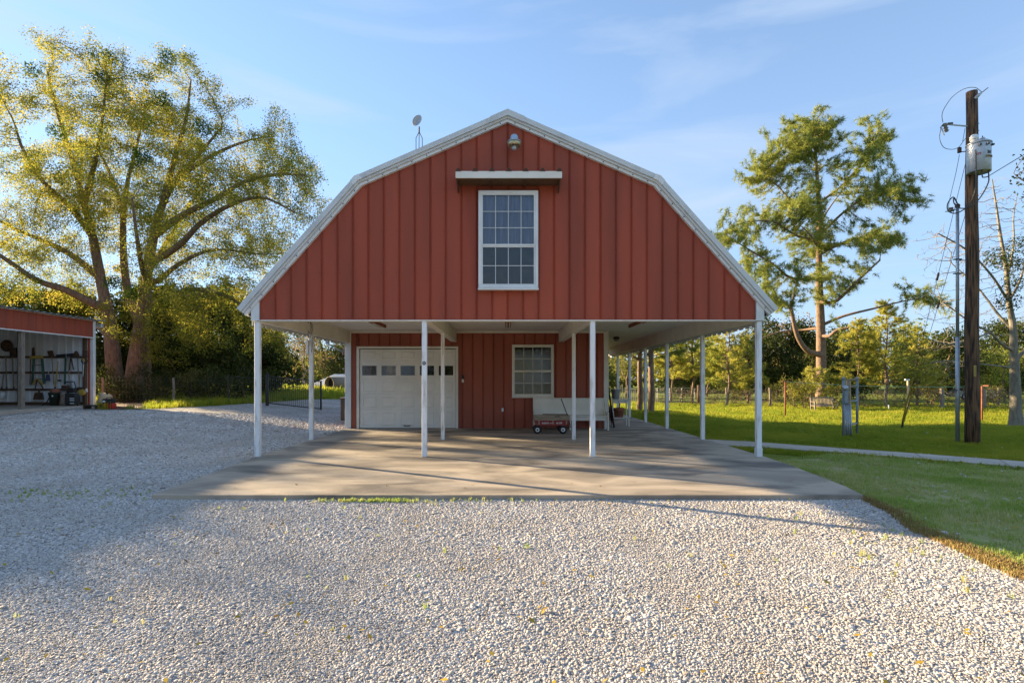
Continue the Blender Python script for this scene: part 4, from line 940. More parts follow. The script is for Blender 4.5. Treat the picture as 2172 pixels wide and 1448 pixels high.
# ---- tools hung on the inner wall; W turns a photo position into a point just before the wall
YT = YE - .16
def W(px_, py_, dy=0): return P(px_, py_, YT + dy)
def stick(px0, py0, px1, py1, r=.016, dy=0): return MB().tube([W(px0, py0, dy), W(px1, py1, dy)], r, 6)
def plate(pts, th=.02, dy=0): return MB().prism([(W(a, b, dy).x, W(a, b, dy).z) for a, b in pts], YT + dy - th, YT + dy)
def tool(name, label, cat, base, parts, group=None):
    t = thing(name, label, cat, W(*base), group)
    for nm, mb, m in parts: mb.build(nm, m, t)
    return t
tool('step_ladder', 'green step ladder with yellow cap hung on the shed wall', 'ladder', (80, 818), [
    ('side_rail', MB().bar(W(72, 760, -.05), W(68, 816, -.05), .07, .05), 'green_plastic'), ('side_rail', MB().bar(W(89, 760, -.05), W(94, 814, -.05), .09, .05), 'green_plastic'),
    ('cap', plate([(69, 761), (71, 755), (91, 754), (93, 760)], .16), 'yellow_plastic')] + [('rung', MB().bar(W(71, q, -.05), W(91, q, -.05), .06, .03), 'old_wood') for q in (774, 789, 803)])
tool('lopping_shears', 'yellow handled loppers hanging below the step ladder', 'loppers', (79, 820), [
    ('handle', MB().bar(W(78, 804, -.1), W(69, 815, -.1), .07, .03), 'yellow_plastic'), ('handle', MB().bar(W(81, 804, -.1), W(90, 815, -.1), .07, .03), 'yellow_plastic'),
    ('blade', MB().bar(W(79, 804, -.1), W(74, 828, -.1), .03, .03), 'rusty'), ('blade', MB().bar(W(80, 804, -.1), W(93, 826, -.1), .03, .03), 'rusty')])
tool('scoop_shovel', 'dark scoop hanging upside down under the yellow loppers', 'scoop', (83, 848), [
    ('blade', plate([(76, 832), (91, 832), (94, 847), (72, 847)], .06), 'rusty'), ('handle', stick(83, 832, 83, 824, .03), 'brown_wood')])
tool('flat_shovel', 'square mouthed shovel hung blade up right of the ladder', 'shovel', (112, 800), [
    ('blade', plate([(101, 744), (112, 743), (116, 757), (105, 757)], .03), 'rusty'), ('handle', stick(110, 757, 114, 815, .018), 'tool_wood')], 'long handled tools on the shed wall')
tool('dust_pan', 'blue dustpan hanging between ladder and yellow pole', 'dustpan', (103, 808), [
    ('pan', plate([(100, 794), (105, 794), (107.5, 807.5), (98, 807.5)], .05), 'blue_plastic'), ('handle', stick(102.5, 794, 104, 770, .012), 'galvanised')])
tool('yellow_pole', 'bright yellow pole leaning across the shed wall', 'pole', (117, 823), [('shaft', stick(123.5, 766, 117, 822, .022, -.08), 'yellow_plastic'), ('tip', stick(117, 820, 116.6, 825, .028, -.08), 'black_rubber')])
tool('black_ladle', 'black round ended dipper hanging right of the yellow pole', 'dipper', (126, 811), [('bowl', MB().lathe([(0, -.05), (.06, -.04), (.08, 0), (.07, .02), (0, .03)], W(126, 806), 14), 'black_iron'), ('handle', stick(126, 789, 126, 804, .012), 'old_wood')])
tool('long_saw_case', 'long black case lying on the top rail', 'case', (139, 757), [('case', plate([(122, 752), (157, 749), (157, 755), (122, 757)], .07), 'black_rubber'), ('strap', MB().bar(W(140, 749, -.075), W(140, 757, -.075), .03, .01), 'grey_steel')])
tool('green_pole', 'slim green board hanging left of the D handled spade', 'board', (138, 816), [('board', MB().bar(W(139, 760), W(137.5, 815), .085, .02), 'green_plastic'), ('hook', stick(139, 757, 139, 761, .01), 'wire')])
tool('handled_spade', 'D handled spade with pale grip hung below the black case', 'spade', (146, 800), [
    ('grip', MB().ring(W(144, 757.5, -.05), .055, .014, fr, 14), 'galvanised'), ('shaft', stick(144, 760, 147, 806, .016, -.05), 'tool_wood'), ('blade', plate([(143, 806), (152, 806), (151, 822), (144, 822)], .03), 'galvanised')])
tool('hedge_shears', 'dark red handled shears hanging open beside the D handled spade', 'shears', (150, 786), [('arm', MB().bar(W(149, 760), W(147.5, 785), .04, .02), 'black_iron'), ('arm', MB().bar(W(151, 760), W(156, 784), .05, .02), 'rusty'), ('pivot', MB().ring(W(150, 763), .02, .012, fr, 10), 'rusty')])
tool('round_shovel', 'round pointed shovel hung blade up near the shed corner', 'shovel', (164, 812), [
    ('blade', plate([(157, 758), (157.5, 749), (160.5, 744.5), (163, 744), (166, 747), (168.5, 753), (170, 759)], .035), 'rusty'), ('handle', stick(164, 759, 168, 815, .018), 'old_wood')], 'long handled tools on the shed wall')
tool('flat_spade', 'rusty square spade hung blade up beside the corner post', 'spade', (180, 790), [('blade', plate([(175.5, 743), (185.5, 743), (185.5, 758), (176, 758)], .03), 'rusty'), ('handle', stick(178, 758, 176, 798, .018), 'galvanised')], 'long handled tools on the shed wall')
tool('hose_ring', 'coiled black cable ring hung under the square spade', 'coil', (179, 772), [('ring', MB().ring(W(179, 765, -.03), .12, .02, fr, 18), 'black_rubber'), ('tie', MB().bar(W(176, 760, -.03), W(178, 765, -.03), .06, .06), 'yellow_plastic')])
tool('garden_rake', 'long thin dark rake hung in front of the middle rail', 'rake', (170, 825), [('handle', stick(170, 790, 168, 822), 'tool_wood'), ('head', MB().bar(W(163, 822), W(174, 822), .03, .05), 'rusty')] + [('tine', stick(163.5 + k * 2.4, 822, 163.5 + k * 2.4, 828, .008), 'rusty') for k in range(5)])
tool('round_basket', 'large rusty round wire basket hung high on the left', 'basket', (14, 746), [('rim', MB().ring(W(14, 733), .23, .03, fr, 18), 'rusty'), ('mesh', MB().lathe([(0, .10), (.13, .08), (.22, 0), (.2, -.01), (0, .02)], W(14, 733), 14, fr), 'rusty')])
tool('dark_sieve', 'dark square sieve leaning on the top rail by the inner post', 'sieve', (29, 757), [('frame', plate([(22, 739), (36, 737), (37, 757), (23, 757)], .05), 'black_iron'), ('mesh', plate([(24, 741), (34, 740), (35, 755), (25, 755)], .01, -.055), 'rusty')])
for k, (a, b, c_, d_, m_, lb) in enumerate(((12, 754, 14, 824, 'old_wood', 'grey wooden handle hung under the round basket'), (26, 757, 29, 824, 'tool_wood', 'honey coloured tool handle left of the inner post'), (39, 762, 39.5, 816, 'beige_plastic', 'pale slim handle in front of the inner post'), (8, 790, 4, 824, 'old_wood', 'short grey handle at the far left of the shed wall'))):
    tool('garden_tool', lb, 'tool', (c_, d_), [('handle', stick(a, b, c_, d_, .022, -.12 if k == 2 else 0), m_), ('ferrule', stick(c_, d_ - 4, c_, d_ + 2, .03, -.12 if k == 2 else 0), 'rusty')], 'long handled tools on the shed wall')
tool('grub_hoe', 'dark upright blade standing over the ladder', 'hoe', (71, 757), [('blade', plate([(69, 738), (73.5, 736), (75, 757), (68, 757)], .03), 'rusty'), ('handle', stick(65, 760, 63.5, 816, .018), 'orange_rust')], 'long handled tools on the shed wall')
# things standing on the shed floor
def stand(px_, Yc): return Vector((X(px_, Yc), Yc, SG))
b = stand(116.5, 22.9); t = thing('rubbish_bin', 'dark green round bin with a brown bag against the shed wall', 'bin', b)
MB().lathe([(0, SG), (.16, SG), (.215, SG + .52), (.23, SG + .53), (.23, SG + .56), (.20, SG + .56), (.19, SG + .5), (0, SG + .48)], (b.x, b.y, 0), 18).build('body', 'dark_green', t, True)
MB().lathe([(0, SG + .48), (.17, SG + .5), (.19, SG + .62), (.12, SG + .70), (0, SG + .72)], (b.x, b.y, 0), 9).build('bag', 'terracotta', t)
for s in (-1, 1): MB().bar((b.x + s * .225, b.y, SG + .42), (b.x + s * .245, b.y, SG + .50), .05, .03).build('handle', 'dark_green', t)
MB().box(b.x + .04, b.x + .10, b.y - .216, b.y - .205, SG + .38, SG + .44).build('sticker', 'white_print', t)
b = stand(135, 22.95); t = thing('feed_sack', 'slumped grey brown sack between the bin and the black machine', 'sack', b)
mb = MB().lathe([(0, SG), (.13, SG), (.15, SG + .15), (.12, SG + .36), (.135, SG + .5), (.09, SG + .55), (0, SG + .54)], (b.x, b.y, 0), 9); mb.build('sack', 'old_wood', t, True)
MB().tube([(b.x - .08, b.y - .13, SG + .03), (b.x - .02, b.y - .15, SG + .3), (b.x + .08, b.y - .12, SG + .45)], .012, 5).build('cord', 'orange_rust', t)
b = stand(154, 22.7); t = thing('wheeled_machine', 'black wheeled machine with white labels on the shed floor', 'machine', b)
MB().prism([(b.x - .22, SG + .05), (b.x + .22, SG + .05), (b.x + .22, SG + .38), (b.x + .14, SG + .52), (b.x - .2, SG + .52)], b.y - .15, b.y + .15).build('case', 'black_rubber', t)
MB().box(b.x + .0, b.x + .19, b.y - .157, b.y - .151, SG + .30, SG + .33).build('label_strip', 'white_print', t); MB().box(b.x, b.x + .19, b.y - .157, b.y - .151, SG + .20, SG + .27).build('label_strip', 'galvanised', t)
for k in range(3): MB().box(b.x + .01 + k * .065, b.x + .05 + k * .065, b.y - .157, b.y - .151, SG + .09, SG + .13).build('knob', 'white_print', t)
for s in (-1, 1): MB().lathe([(0, -.02), (.06, -.02), (.06, .02), (0, .02)], (b.x + s * .23, b.y, SG + .06), 12, Matrix.Rotation(R(90), 4, 'Y')).build('wheel', 'black_iron', t)
MB().prism([(b.x - .06, SG + .522), (b.x + .15, SG + .522), (b.x + .10, SG + .535), (b.x - .08, SG + .535)], b.y - .12, b.y + .1).build('control_panel', 'galvanised', t)
t = thing('tiller', 'wheeled tiller with bent black handlebars behind the black machine', 'tiller', stand(150, 23.1))
b = stand(150, 23.1); MB().tube([b + Vector((-.28, 0, .92)), b + Vector((-.16, 0, 1.0)), b + Vector((.14, 0, 1.0)), b + Vector((.22, 0, .8)), b + Vector((.1, 0, .4))], .02, 6).build('handlebar', 'black_iron', t)
MB().bbox(b.x - .35, b.x - .1, b.y - .1, b.y + .1, SG + .62, SG + .85, .03).build('engine_cover', 'rusty', t); MB().bbox(b.x - .12, b.x + .22, b.y - .1, b.y + .08, SG + .5, SG + .74, .03).build('engine', 'black_iron', t); MB().bbox(b.x - .08, b.x + .1, b.y - .06, b.y + .06, SG, SG + .5, .02).build('frame', 'black_iron', t)
t = thing('chain_saw', 'yellow and black chainsaw on the lowest rail by the corner post', 'chainsaw', W(176, 838))
MB().prism([(W(170, 0).x, Z(834, YT)), (W(172, 0).x, Z(826, YT)), (W(180, 0).x, Z(825, YT)), (W(183, 0).x, Z(834, YT)), (W(178, 0).x, Z(838, YT))], YT - .12, YT).build('body', 'yellow_plastic', t)
MB().bar(W(170, 832, -.06), W(162, 829, -.06), .05, .02).build('bar', 'grey_steel', t); MB().ring(W(175, 826, -.06), .08, .014, fr, 12).build('handle', 'black_iron', t); MB().bar(W(183, 824, -.06), W(184.5, 831, -.06), .05, .05).build('guard', 'white_print', t)
t = thing('hose_pipe', 'length of black hose bending down to the shed floor', 'hose', stand(95, 22.9)); MB().tube([P(105, 833, 22.9), P(105, 842, 22.9), P(101, 850, 22.9), P(95, 856, 22.9), P(88, 861, 22.9)], .022, 7).build('hose', 'black_rubber', t); MB().bar(P(105, 833, 22.9), P(105, 838, 22.9), .08, .06).build('nozzle', 'black_rubber', t)
t = thing('white_sack', 'crumpled white sack at the left end of the shed wall', 'sack', W(4, 846)); mb = MB().lathe([(0, -.16), (.10, -.15), (.14, -.02), (.12, .1), (.05, .16), (0, .17)], W(4, 838), 9); mb.build('sack', 'white_trim', t, True); MB().ring(W(4, 830.5), .05, .012).build('tie', 'old_wood', t)
g = G(198, 866); t = thing('flat_crate', 'flat dark crate on the ground at the shed corner', 'crate', g)
for k in range(3): MB().bbox(g.x - .28, g.x + .24, g.y - .2 + k * .14, g.y - .08 + k * .14, g.z + .10, g.z + .14, .004).build('slat', 'black_rubber', t)
for s in (-.26, .2): MB().box(g.x + s, g.x + s + .04, g.y - .2, g.y + .2, g.z - .02, g.z + .098).build('runner', 'brown_wood', t)
g = G(211, 861); t = thing('plastic_drum', 'tilted pale beige plastic drum behind the shed corner', 'drum', g)
rt = Matrix.Rotation(R(24), 4, 'Y'); MB().lathe([(0, -.02), (.22, -.02), (.235, .08), (.235, .40), (.22, .44), (.08, .47), (0, .47)], g + Vector((-.06, .25, .08)), 20, rt).build('body', 'beige_plastic', t, True); MB().lathe([(0, .468), (.05, .468), (.05, .50), (0, .50)], g + Vector((-.06, .25, .08)), 12, rt).build('bung', 'dark_gap', t)
g = G(230, 866); t = thing('tool_chest', 'red and black portable tool box on the gravel edge', 'toolbox', g)
MB().bbox(g.x - .22, g.x + .23, g.y - .1, g.y + .16, g.z - .01, g.z + .21, .03).build('base', 'red_plastic', t); MB().bbox(g.x - .20, g.x + .21, g.y - .09, g.y + .15, g.z + .212, g.z + .39, .03).build('lid', 'black_rubber', t)
MB().tube([(g.x - .1, g.y + .03, g.z + .385), (g.x - .09, g.y + .03, g.z + .44), (g.x + .1, g.y + .03, g.z + .44), (g.x + .11, g.y + .03, g.z + .385)], .015, 6).build('handle', 'black_iron', t); MB().box(g.x - .16, g.x - .06, g.y - .094, g.y - .088, g.z + .25, g.z + .32).build('label', 'white_print', t)
for s in (-.12, .12): MB().box(g.x + s - .03, g.x + s + .03, g.y - .108, g.y - .098, g.z + .17, g.z + .24).build('latch', 'black_iron', t)
# stone animals under the tree
def stone_animal(g, s, label):
    t = thing('garden_statue', label, 'statue', g, 'stone animal statues under the tree'); mb = MB()
    o = Vector(g)
    def q(*a): return o + Vector(a) * s
    mb.lathe([(0, -.02), (.16, -.02), (.17, .03), (.15, .05), (0, .05)], o, 12)
    mb.tube([q(.05, .08, .04), q(.03, .07, .16), q(-.01, .0, .30), q(-.04, -.05, .42), q(-.05, -.07, .5)], [.12 * s, .15 * s, .12 * s, .085 * s, .06 * s], 10)
    mb.tube([q(-.02, -.02, .50), q(-.05, -.09, .545), q(-.07, -.17, .53), q(-.075, -.21, .51)], [.07 * s, .095 * s, .06 * s, .035 * s], 10)
    for a in (-.06, .05): mb.tube([q(a, -.07, .36), q(a, -.12, .18), q(a, -.13, .03), q(a, -.18, .025)], [.05 * s, .035 * s, .03 * s, .03 * s], 8); mb.tube([q(a - .005, -.06, .60), q(a * 1.2, -.05, .68)], [.035 * s, .008 * s], 6)
    for a in (-.11, .12): mb.tube([q(a, .06, .14), q(a, -.04, .08), q(a, -.1, .03)], [.075 * s, .06 * s, .035 * s], 8)
    mb.tube([q(.08, .16, .05), q(.15, .12, .05), q(.17, .02, .05)], [.03 * s, .028 * s, .02 * s], 6)
    mb.build('figure', 'statue_stone', t, True)
stone_animal(G(290, 848), .80, 'larger pale stone sitting animal statue under the big tree'); stone_animal(G(281, 849), .52, 'smaller pale stone animal statue beside the larger one')

# ================================================================== fence and gate on the left
YFN = 25.4
def fpt(px_, Y=YFN): x = X(px_, Y); return Vector((x, Y, float(H(x, Y))))
def wire_run(name, label, a, b, h, nh, pitch, m, group=None, post_px=()):
    t = thing(name, label, 'fence', (a + b) / 2, group); L = (b - a).length; n = int(L / pitch)
    mb = MB()
    def gz(s): p = a + (b - a) * s; return Vector((p.x, p.y, float(H(p.x, p.y))))
    for k in range(nh):
        z_ = .06 + (h - .06) * (k / (nh - 1)) ** 1.15; seg = 6
        mb.tube([gz(s / seg) + Vector((0, 0, z_)) for s in range(seg + 1)], .0045, 3, False)
    for k in range(n + 1):
        p = gz(k / n); mb.tube([p + Vector((0, 0, .05)), p + Vector((0, 0, h))], .0035, 3, False)
    mb.build('wire_mesh', m, t)
    return t
t = wire_run('wire_fence', 'woven wire fence along the woods behind the big tree', fpt(195), fpt(566), 1.22, 9, .16, 'wire')
MB().tube([fpt(484) + Vector((0, 0, 1.24)), fpt(566) + Vector((0, 0, 1.24))], .022, 6).build('top_rail', 'black_iron', t)
p = fpt(484); MB().tube([p - Vector((0, 0, .1)), p + Vector((0, 0, 1.3))], .035, 8).build('fence_post', 'black_iron', t); MB().lathe([(.04, 1.30), (.045, 1.32), (0, 1.36)], p, 10).build('post_cap', 'black_iron', t)
for px_ in (218, 368): p = fpt(px_); MB().tube([p - Vector((0, 0, .1)), p + Vector((.02, 0, .7)), p + Vector((-.01, 0, 1.2))], [.06, .055, .05], 8).build('fence_post', 'old_wood', t)
ga, gb = fpt(567), Vector((X(681, 24.6), 24.6, float(H(X(681, 24.6), 24.6))))
t = thing('iron_gate', 'black iron bar gate standing at the end of the drive', 'gate', (ga + gb) / 2)
MB().bbox(ga.x - .07, ga.x + .06, ga.y - .06, ga.y + .06, ga.z - .1, ga.z + 1.42, .01).build('gate_post', 'black_iron', t); MB().lathe([(.07, 1.42), (.05, 1.45), (.06, 1.49), (0, 1.54)], ga, 12).build('post_cap', 'black_iron', t)
h0, h1 = 1.36, 1.30
MB().bar(ga + Vector((.07, 0, h0)), gb + Vector((0, 0, h1)), .045, .045).build('top_rail', 'black_iron', t); MB().bar(ga + Vector((.07, 0, .10)), gb + Vector((0, 0, .06)), .045, .045).build('bottom_rail', 'black_iron', t)
MB().bar(gb + Vector((0, 0, .02)), gb + Vector((0, 0, h1 + .03)), .06, .06).build('end_stile', 'black_iron', t)
for k in range(1, 27):
    s = k / 27; p = ga + (gb - ga) * s + Vector((.05, 0, 0)); p.z = ga.z + (gb.z - ga.z) * s
    MB().box(p.x - .010, p.x + .010, p.y - .010, p.y + .010, p.z + .08, p.z + h0 + (h1 - h0) * s).build('baluster', 'black_iron', t)
# far side beyond the gate
Yr = 62; t = thing('far_shed', 'long low shed with pale roof seen behind the iron gate', 'shed', (X(735, Yr), Yr + 4, .5))
ze, zr_ = Z(821, Yr), Z(793, Yr + 5.5); x0, xr = X(646, Yr), X(709, Yr + 5.5)
MB().add([(x0, Yr, ze), (x0 + 30, Yr, ze), (x0 + 30, Yr + 5.5, zr_), (xr, Yr + 5.5, zr_), (x0, Yr + 11, ze), (x0 + 30, Yr + 11, ze), (x0, Yr, ze - .15), (x0 + 30, Yr, ze - .15), (x0, Yr + 11, ze - .15), (x0 + 30, Yr + 11, ze - .15)],
         [(0, 1, 2, 3), (4, 3, 2, 5), (0, 3, 4), (1, 5, 2), (0, 6, 7, 1), (0, 4, 8, 6), (6, 8, 9, 7), (4, 5, 9, 8)]).build('roof', 'far_roof', t)
for k in range(8):
    MB().box(x0 + .5 + k * 3.9, x0 + .7 + k * 3.9, Yr + .3, Yr + .5, .3, ze - .15).build('post', 'old_wood', t)
MB().box(x0 + .4, x0 + 29.6, Yr + 10.4, Yr + 10.6, .3, ze - .15).build('rear_wall', 'brown_wood', t)
Yc = 48; t = thing('culvert_pipe', 'dark open culvert pipe lying in the sunny grass behind the gate', 'pipe', (X(722, Yc), Yc, .5)); xc = X(724, Yc); z0 = float(H(xc, Yc))
rt = Matrix.Rotation(R(68), 4, 'X') @ Matrix.Rotation(R(0), 4, 'Y'); rt = Matrix.Rotation(R(-35), 4, 'Z') @ Matrix.Rotation(R(90), 4, 'X')
MB().lathe([(.62, -1.3), (.66, -1.3), (.66, 1.3), (.60, 1.3), (.58, -1.28)], (xc, Yc, z0 + .62), 20, rt).build('barrel', 'old_wood', t, True)
MB().lathe([(0, .9), (.58, .9), (.58, .92), (0, .92)], (xc, Yc, z0 + .62), 16, rt).build('painted_shade_disc', 'dark_gap', t)  # near-black disc, the shade inside the open pipe put in as colour
Yc = 46; xc = X(627, Yc); z0 = float(H(xc, Yc)); t = thing('garden_swing', 'low metal garden seat in the sunny grass behind the gate bars', 'seat', (xc, Yc, z0))
MB().bar((xc - .55, Yc, z0 + .42), (xc + .55, Yc, z0 + .36), .4, .06).build('seat', 'black_iron', t); MB().tube([(xc + .6, Yc, z0), (xc + .7, Yc, z0 + .5), (xc + .55, Yc, z0 + 1.0), (xc + .3, Yc, z0 + 1.1)], .03, 6).build('frame', 'white_trim', t)
for s in (-.5, .5): MB().bar((xc + s, Yc - .15, z0 - .02), (xc + s, Yc - .15, z0 + .4), .05, .05).build('leg', 'black_iron', t)
Yc = 44; xc = X(590, Yc); z0 = float(H(xc, Yc)); t = thing('oil_drum', 'dark drum standing in sun behind the left end of the gate', 'drum', (xc, Yc, z0)); MB().lathe([(0, 0), (.28, 0), (.29, .02), (.28, .3), (.295, .32), (.28, .34), (.28, .72), (.29, .75), (0, .75)], (xc, Yc, z0 - .02), 16).build('body', 'black_iron', t, True); MB().lathe([(0, .752), (.05, .752), (.05, .78), (0, .78)], (xc + .12, Yc, z0 - .02), 8).build('bung', 'galvanised', t)
# ================================================================== the side yard on the right
YP = 13.3; s_ = YP / F_PX
def U(px_, py_, dy=0): return P(px_, py_, YP + dy)
b = Vector((X(2062, YP), YP, float(H(X(2062, YP), YP)))); top = U(2061, 195)
t = thing('utility_pole', 'tall weathered wooden power pole standing in the lawn', 'pole', b)
pp = []; rr = []
for k in range(13):
    s = k / 12; p = b + (top - b) * s; p.x += .012 * math.sin(k * 1.3); pp.append(p); rr.append((.155 + (.115 - .155) * s) * (1 + .02 * math.sin(k * 2.1)))
pp[0] = pp[0] - Vector((0, 0, .15))
MB().tube(pp, rr, 18).build('shaft', 'pole_wood', t, True)
MB().bbox(U(2054, 0).x, U(2059.5, 0).x, YP - .155, YP - .145, Z(798, YP), Z(775, YP), .003).build('warning_tag', 'yellow_plastic', t)
lettering('HIGH VOLTAGE', .026, 'black_print', t, Matrix.Translation((U(2056.7, 0).x, YP - .1565, Z(786.5, YP))) @ FACE @ Matrix.Rotation(R(90), 4, 'Z'))
for py_, w in ((262, 7), (277, 7), (415, 6)): MB().tube([U(2066, py_), U(2066 + w + 4, py_)], .010, 6).build('bolt', 'galvanised', t)
MB().tube([U(2052, 268), U(2030, 266), U(2000, 263)], .018, 6).build('bracket_arm', 'galvanised', t)
c_ = MB().tube([U(2004, 262, -.02), U(2008, 280, -.02)], .035, 8).build('fuse_cutout', 'old_wood', t); MB().tube([U(1996, 268, -.06), U(2003, 288, -.06)], .014, 6).build('fuse_tube', 'galvanised', c_)
for k in range(3): MB().lathe([(.03, -.01), (.055, 0), (.03, .01)], U(2005 + k * 1.3, 267 + k * 5, -.02), 10).build('skirt', 'galvanised', c_)
MB().tube([U(2010, 263), U(2020, 262)], .03, 6).build('clamp', 'wire', t); MB().tube([U(1995, 272), U(1999, 266), U(2004, 262)], .015, 6).build('hinge', 'wire', t)
ar = MB().lathe([(0, 0), (.04, 0), (.045, .02), (.04, .03), (.045, .05), (.04, .06), (.045, .08), (.04, .1), (.045, .12), (.02, .13), (0, .14)], U(2035, 324, -.02), 12).build('surge_arrester', 'rusty', t, True)
MB().tube([U(2035, 323), U(2050, 321)], .012, 6).build('arrester_bracket', 'galvanised', t)
MB().tube([U(2067, 210, -.1), U(2074, 203, -.12), U(2082, 197, -.14)], [.03, .045, .02], 8).build('top_insulator', 'galvanised', t); MB().tube([U(2082, 197, -.14), U(2096, 186, -.2)], .010, 5).build('clamp', 'wire', t)
def wire(name, pts, r, label, m='wire', group='wires on the power pole'):
    o = MB().tube(pts, r, 5).build(name, m); tag(o, label, 'wire', group); return o
def smooth_pts(p, n=24):
    p = [Vector(q) for q in p]; out = []
    q = [p[0] * 2 - p[1]] + p + [p[-1] * 2 - p[-2]]
    m = len(p) - 1
    for i in range(m):
        a, b_, c, d = q[i:i + 4]
        for k in range(n // m + 1):
            u = k / (n // m + 1); out.append(.5 * ((2 * b_) + (c - a) * u + (2 * a - 5 * b_ + 4 * c - d) * u * u + (3 * b_ - a - 3 * c + d) * u ** 3))
    return out + [p[-1]]
wire('jumper_wire', smooth_pts([U(2083, 196, -.12), U(2068, 186, -.1), U(2045, 189, -.1), U(2020, 206, -.1), U(2003, 230, -.1), U(1998, 245, -.08), U(2000, 260, -.05)]), .007, 'thin wire arching from the pole top to the fuse')
wire('jumper_wire', smooth_pts([U(1996, 272, -.05), U(1993, 293, -.05), U(2001, 312, -.05), U(2018, 317, -.04), U(2034, 312, -.03), U(2048, 294, -.05), U(2062, 291, -.15), U(2063, 298, -.2)]), .007, 'thin wire looping from the fuse past the arrester')
wire('ground_wire', [U(2047, 272), U(2042, 300)], .006, 'short slack wire under the bracket arm')
wire('ground_wire', smooth_pts([U(2035, 328), U(2028, 365), U(2014, 425), U(2012, 450)]), .006, 'thin wire running from the arrester down to the service mast')
wire('service_wire', smooth_pts([U(2069, 318, -.42), U(2070, 370, -.40), U(2068, 405, -.3), U(2055, 435, -.2), U(2030, 452, -.1), U(2012, 448, -.05), U(2010, 432, -.03), U(2022, 418, 0), U(2031, 432, .05)]), .014, 'left black cable drooping from transformer to mast head')
wire('service_wire', smooth_pts([U(2082, 316, -.44), U(2083, 370, -.4), U(2088, 376, -.38), U(2097, 374, -.3)]), .013, 'middle short cable under the transformer')
wire('service_wire', smooth_pts([U(2094, 316, -.4), U(2097, 370, -.35), U(2096, 388, -.3), U(2082, 415, -.25), U(2062, 437, -.2), U(2038, 442, -.1), U(2024, 432, -.02), U(2023, 420, 0), U(2030, 430, .05)]), .014, 'right black cable drooping from transformer to mast head')
wire('power_line', [U(2096, 374, -.3), P(2172, 328, 12.0), P(2500, 120, 9)], .009, 'single power line leaving to the upper right')
#wire('power_line', [U(2096, 186, -.2), Vector((X(2096, YP) + 1.2, 6.0, 10.6)), Vector((X(2096, YP) + 3, -12, 11))], .009, 'single overhead wire leaving the pole top towards the viewer')
# transformer
ct = U(2076, 0, -.26); zt, zb_ = Z(306, YP - .26), Z(367, YP - .26); r_ = .235
t = thing('transformer', 'pale grey cylindrical transformer hung on the power pole', 'transformer', (ct.x, ct.y, zb_), None)
ct0 = Vector((ct.x, ct.y, 0))
MB().lathe([(0, zb_ + .02), (r_ * .93, zb_ + .02), (r_ * .95, zb_), (r_, zb_ + .01), (r_, zt - .02), (r_ * .98, zt)], ct0, 32).build('tank', 'galvanised', t, True)
MB().lathe([(r_ * 1.06, zt - .025), (r_ * 1.08, zt), (r_ * .8, zt + .05), (r_ * .3, zt + .07), (0, zt + .072)], ct0, 32).build('lid', 'galvanised', t, True)
MB().lathe([(.05, 0), (.06, .03), (.045, .035), (.06, .06), (.045, .065), (.055, .09), (.05, .1), (0, .105)], (ct.x + .09, ct.y, zt + .05), 14).build('bushing', 'galvanised', t, True); MB().tube([(ct.x + .09, ct.y, zt + .15), (ct.x + .09, ct.y, zt + .20)], .012, 6).build('terminal', 'wire', t)
MB().lathe([(.06, 0), (.075, .02), (.06, .03), (.075, .05), (.06, .06), (.09, .07), (.09, .14), (.06, .19), (0, .195)], (ct.x - .13, ct.y - .02, zt + .02), 14).build('bushing', 'white_print', t, True)
for a in (-.9, -1.57, -2.2): MB().obox((ct.x + (r_ + .02) * math.cos(a), ct.y + (r_ + .02) * math.sin(a), zt - .09), (.05, .05, .04)).build('terminal', 'wire', t)
MB().bbox(ct.x - .06, ct.x + .06, ct.y + r_ - .03, YP - .08, zt - .2, zt - .12, .005).build('hanger', 'galvanised', t); MB().bbox(ct.x - .06, ct.x + .06, ct.y + r_ - .03, YP - .08, zb_ + .1, zb_ + .18, .005).build('hanger', 'galvanised', t)
def on_tank(a, z, d=.004):   # print wrapped flat against the tank
    return Matrix.Translation((ct.x + (r_ + d) * math.cos(a), ct.y + (r_ + d) * math.sin(a), z)) @ Matrix.Rotation(a + R(90), 4, 'Z') @ FACE
lettering('50', .10, 'black_print', t, on_tank(R(-78), Z(340, YP)), bold=.003)
MB().obox(on_tank(R(-76), Z(348, YP), .0).translation, (.17, .008, .055), Matrix.Rotation(R(14), 4, 'Z')).build('label_plate', 'yellow_plastic', t); lettering('ATTEN', .045, 'black_print', t, on_tank(R(-76), Z(348, YP), .007), bold=.002)
lettering('ETS', .065, 'red_print', t, on_tank(R(-132), Z(342, YP)), bold=.002)
# service mast
YM = 13.5; xm = X(2031, YM); t = thing('service_mast', 'slim galvanised conduit mast standing left of the power pole', 'mast', (xm, YM, float(H(xm, YM))))
MB().tube([(xm, YM, -.1), (xm, YM, Z(715, YM))], .046, 10).build('lower_pipe', 'galvanised', t, True); MB().tube([(xm, YM, Z(715, YM)), (xm - .002, YM, Z(440, YM))], .036, 10).build('upper_pipe', 'galvanised', t, True)
MB().lathe([(.042, 0), (.055, .03), (.055, .07), (.03, .10), (0, .11)], (xm, YM, Z(441, YM)), 12).build('weather_head', 'brown_wood', t, True)
for py_ in (550, 580, 827): MB().bar((xm - .09, YM, Z(py_, YM)), (xm + .09, YM, Z(py_, YM)), .07, .025).build('strap', 'wire', t)
MB().tube([(xm, YM, Z(552, YM)), (X(2052, YM), YM, Z(552, YM))], .012, 6).build('brace', 'galvanised', t)
MB().lathe([(.02, 0), (.07, .01), (.07, .04), (.035, .06), (.05, .07), (.05, .1), (0, .1)], (X(2017, YM), YM, Z(449, YM)), 12).build('insulator', 'old_wood', t); MB().tube([(X(2005, YM), YM, Z(449, YM)), (X(2028, YM), YM, Z(444, YM))], .012, 6).build('insulator_bracket', 'galvanised', t)
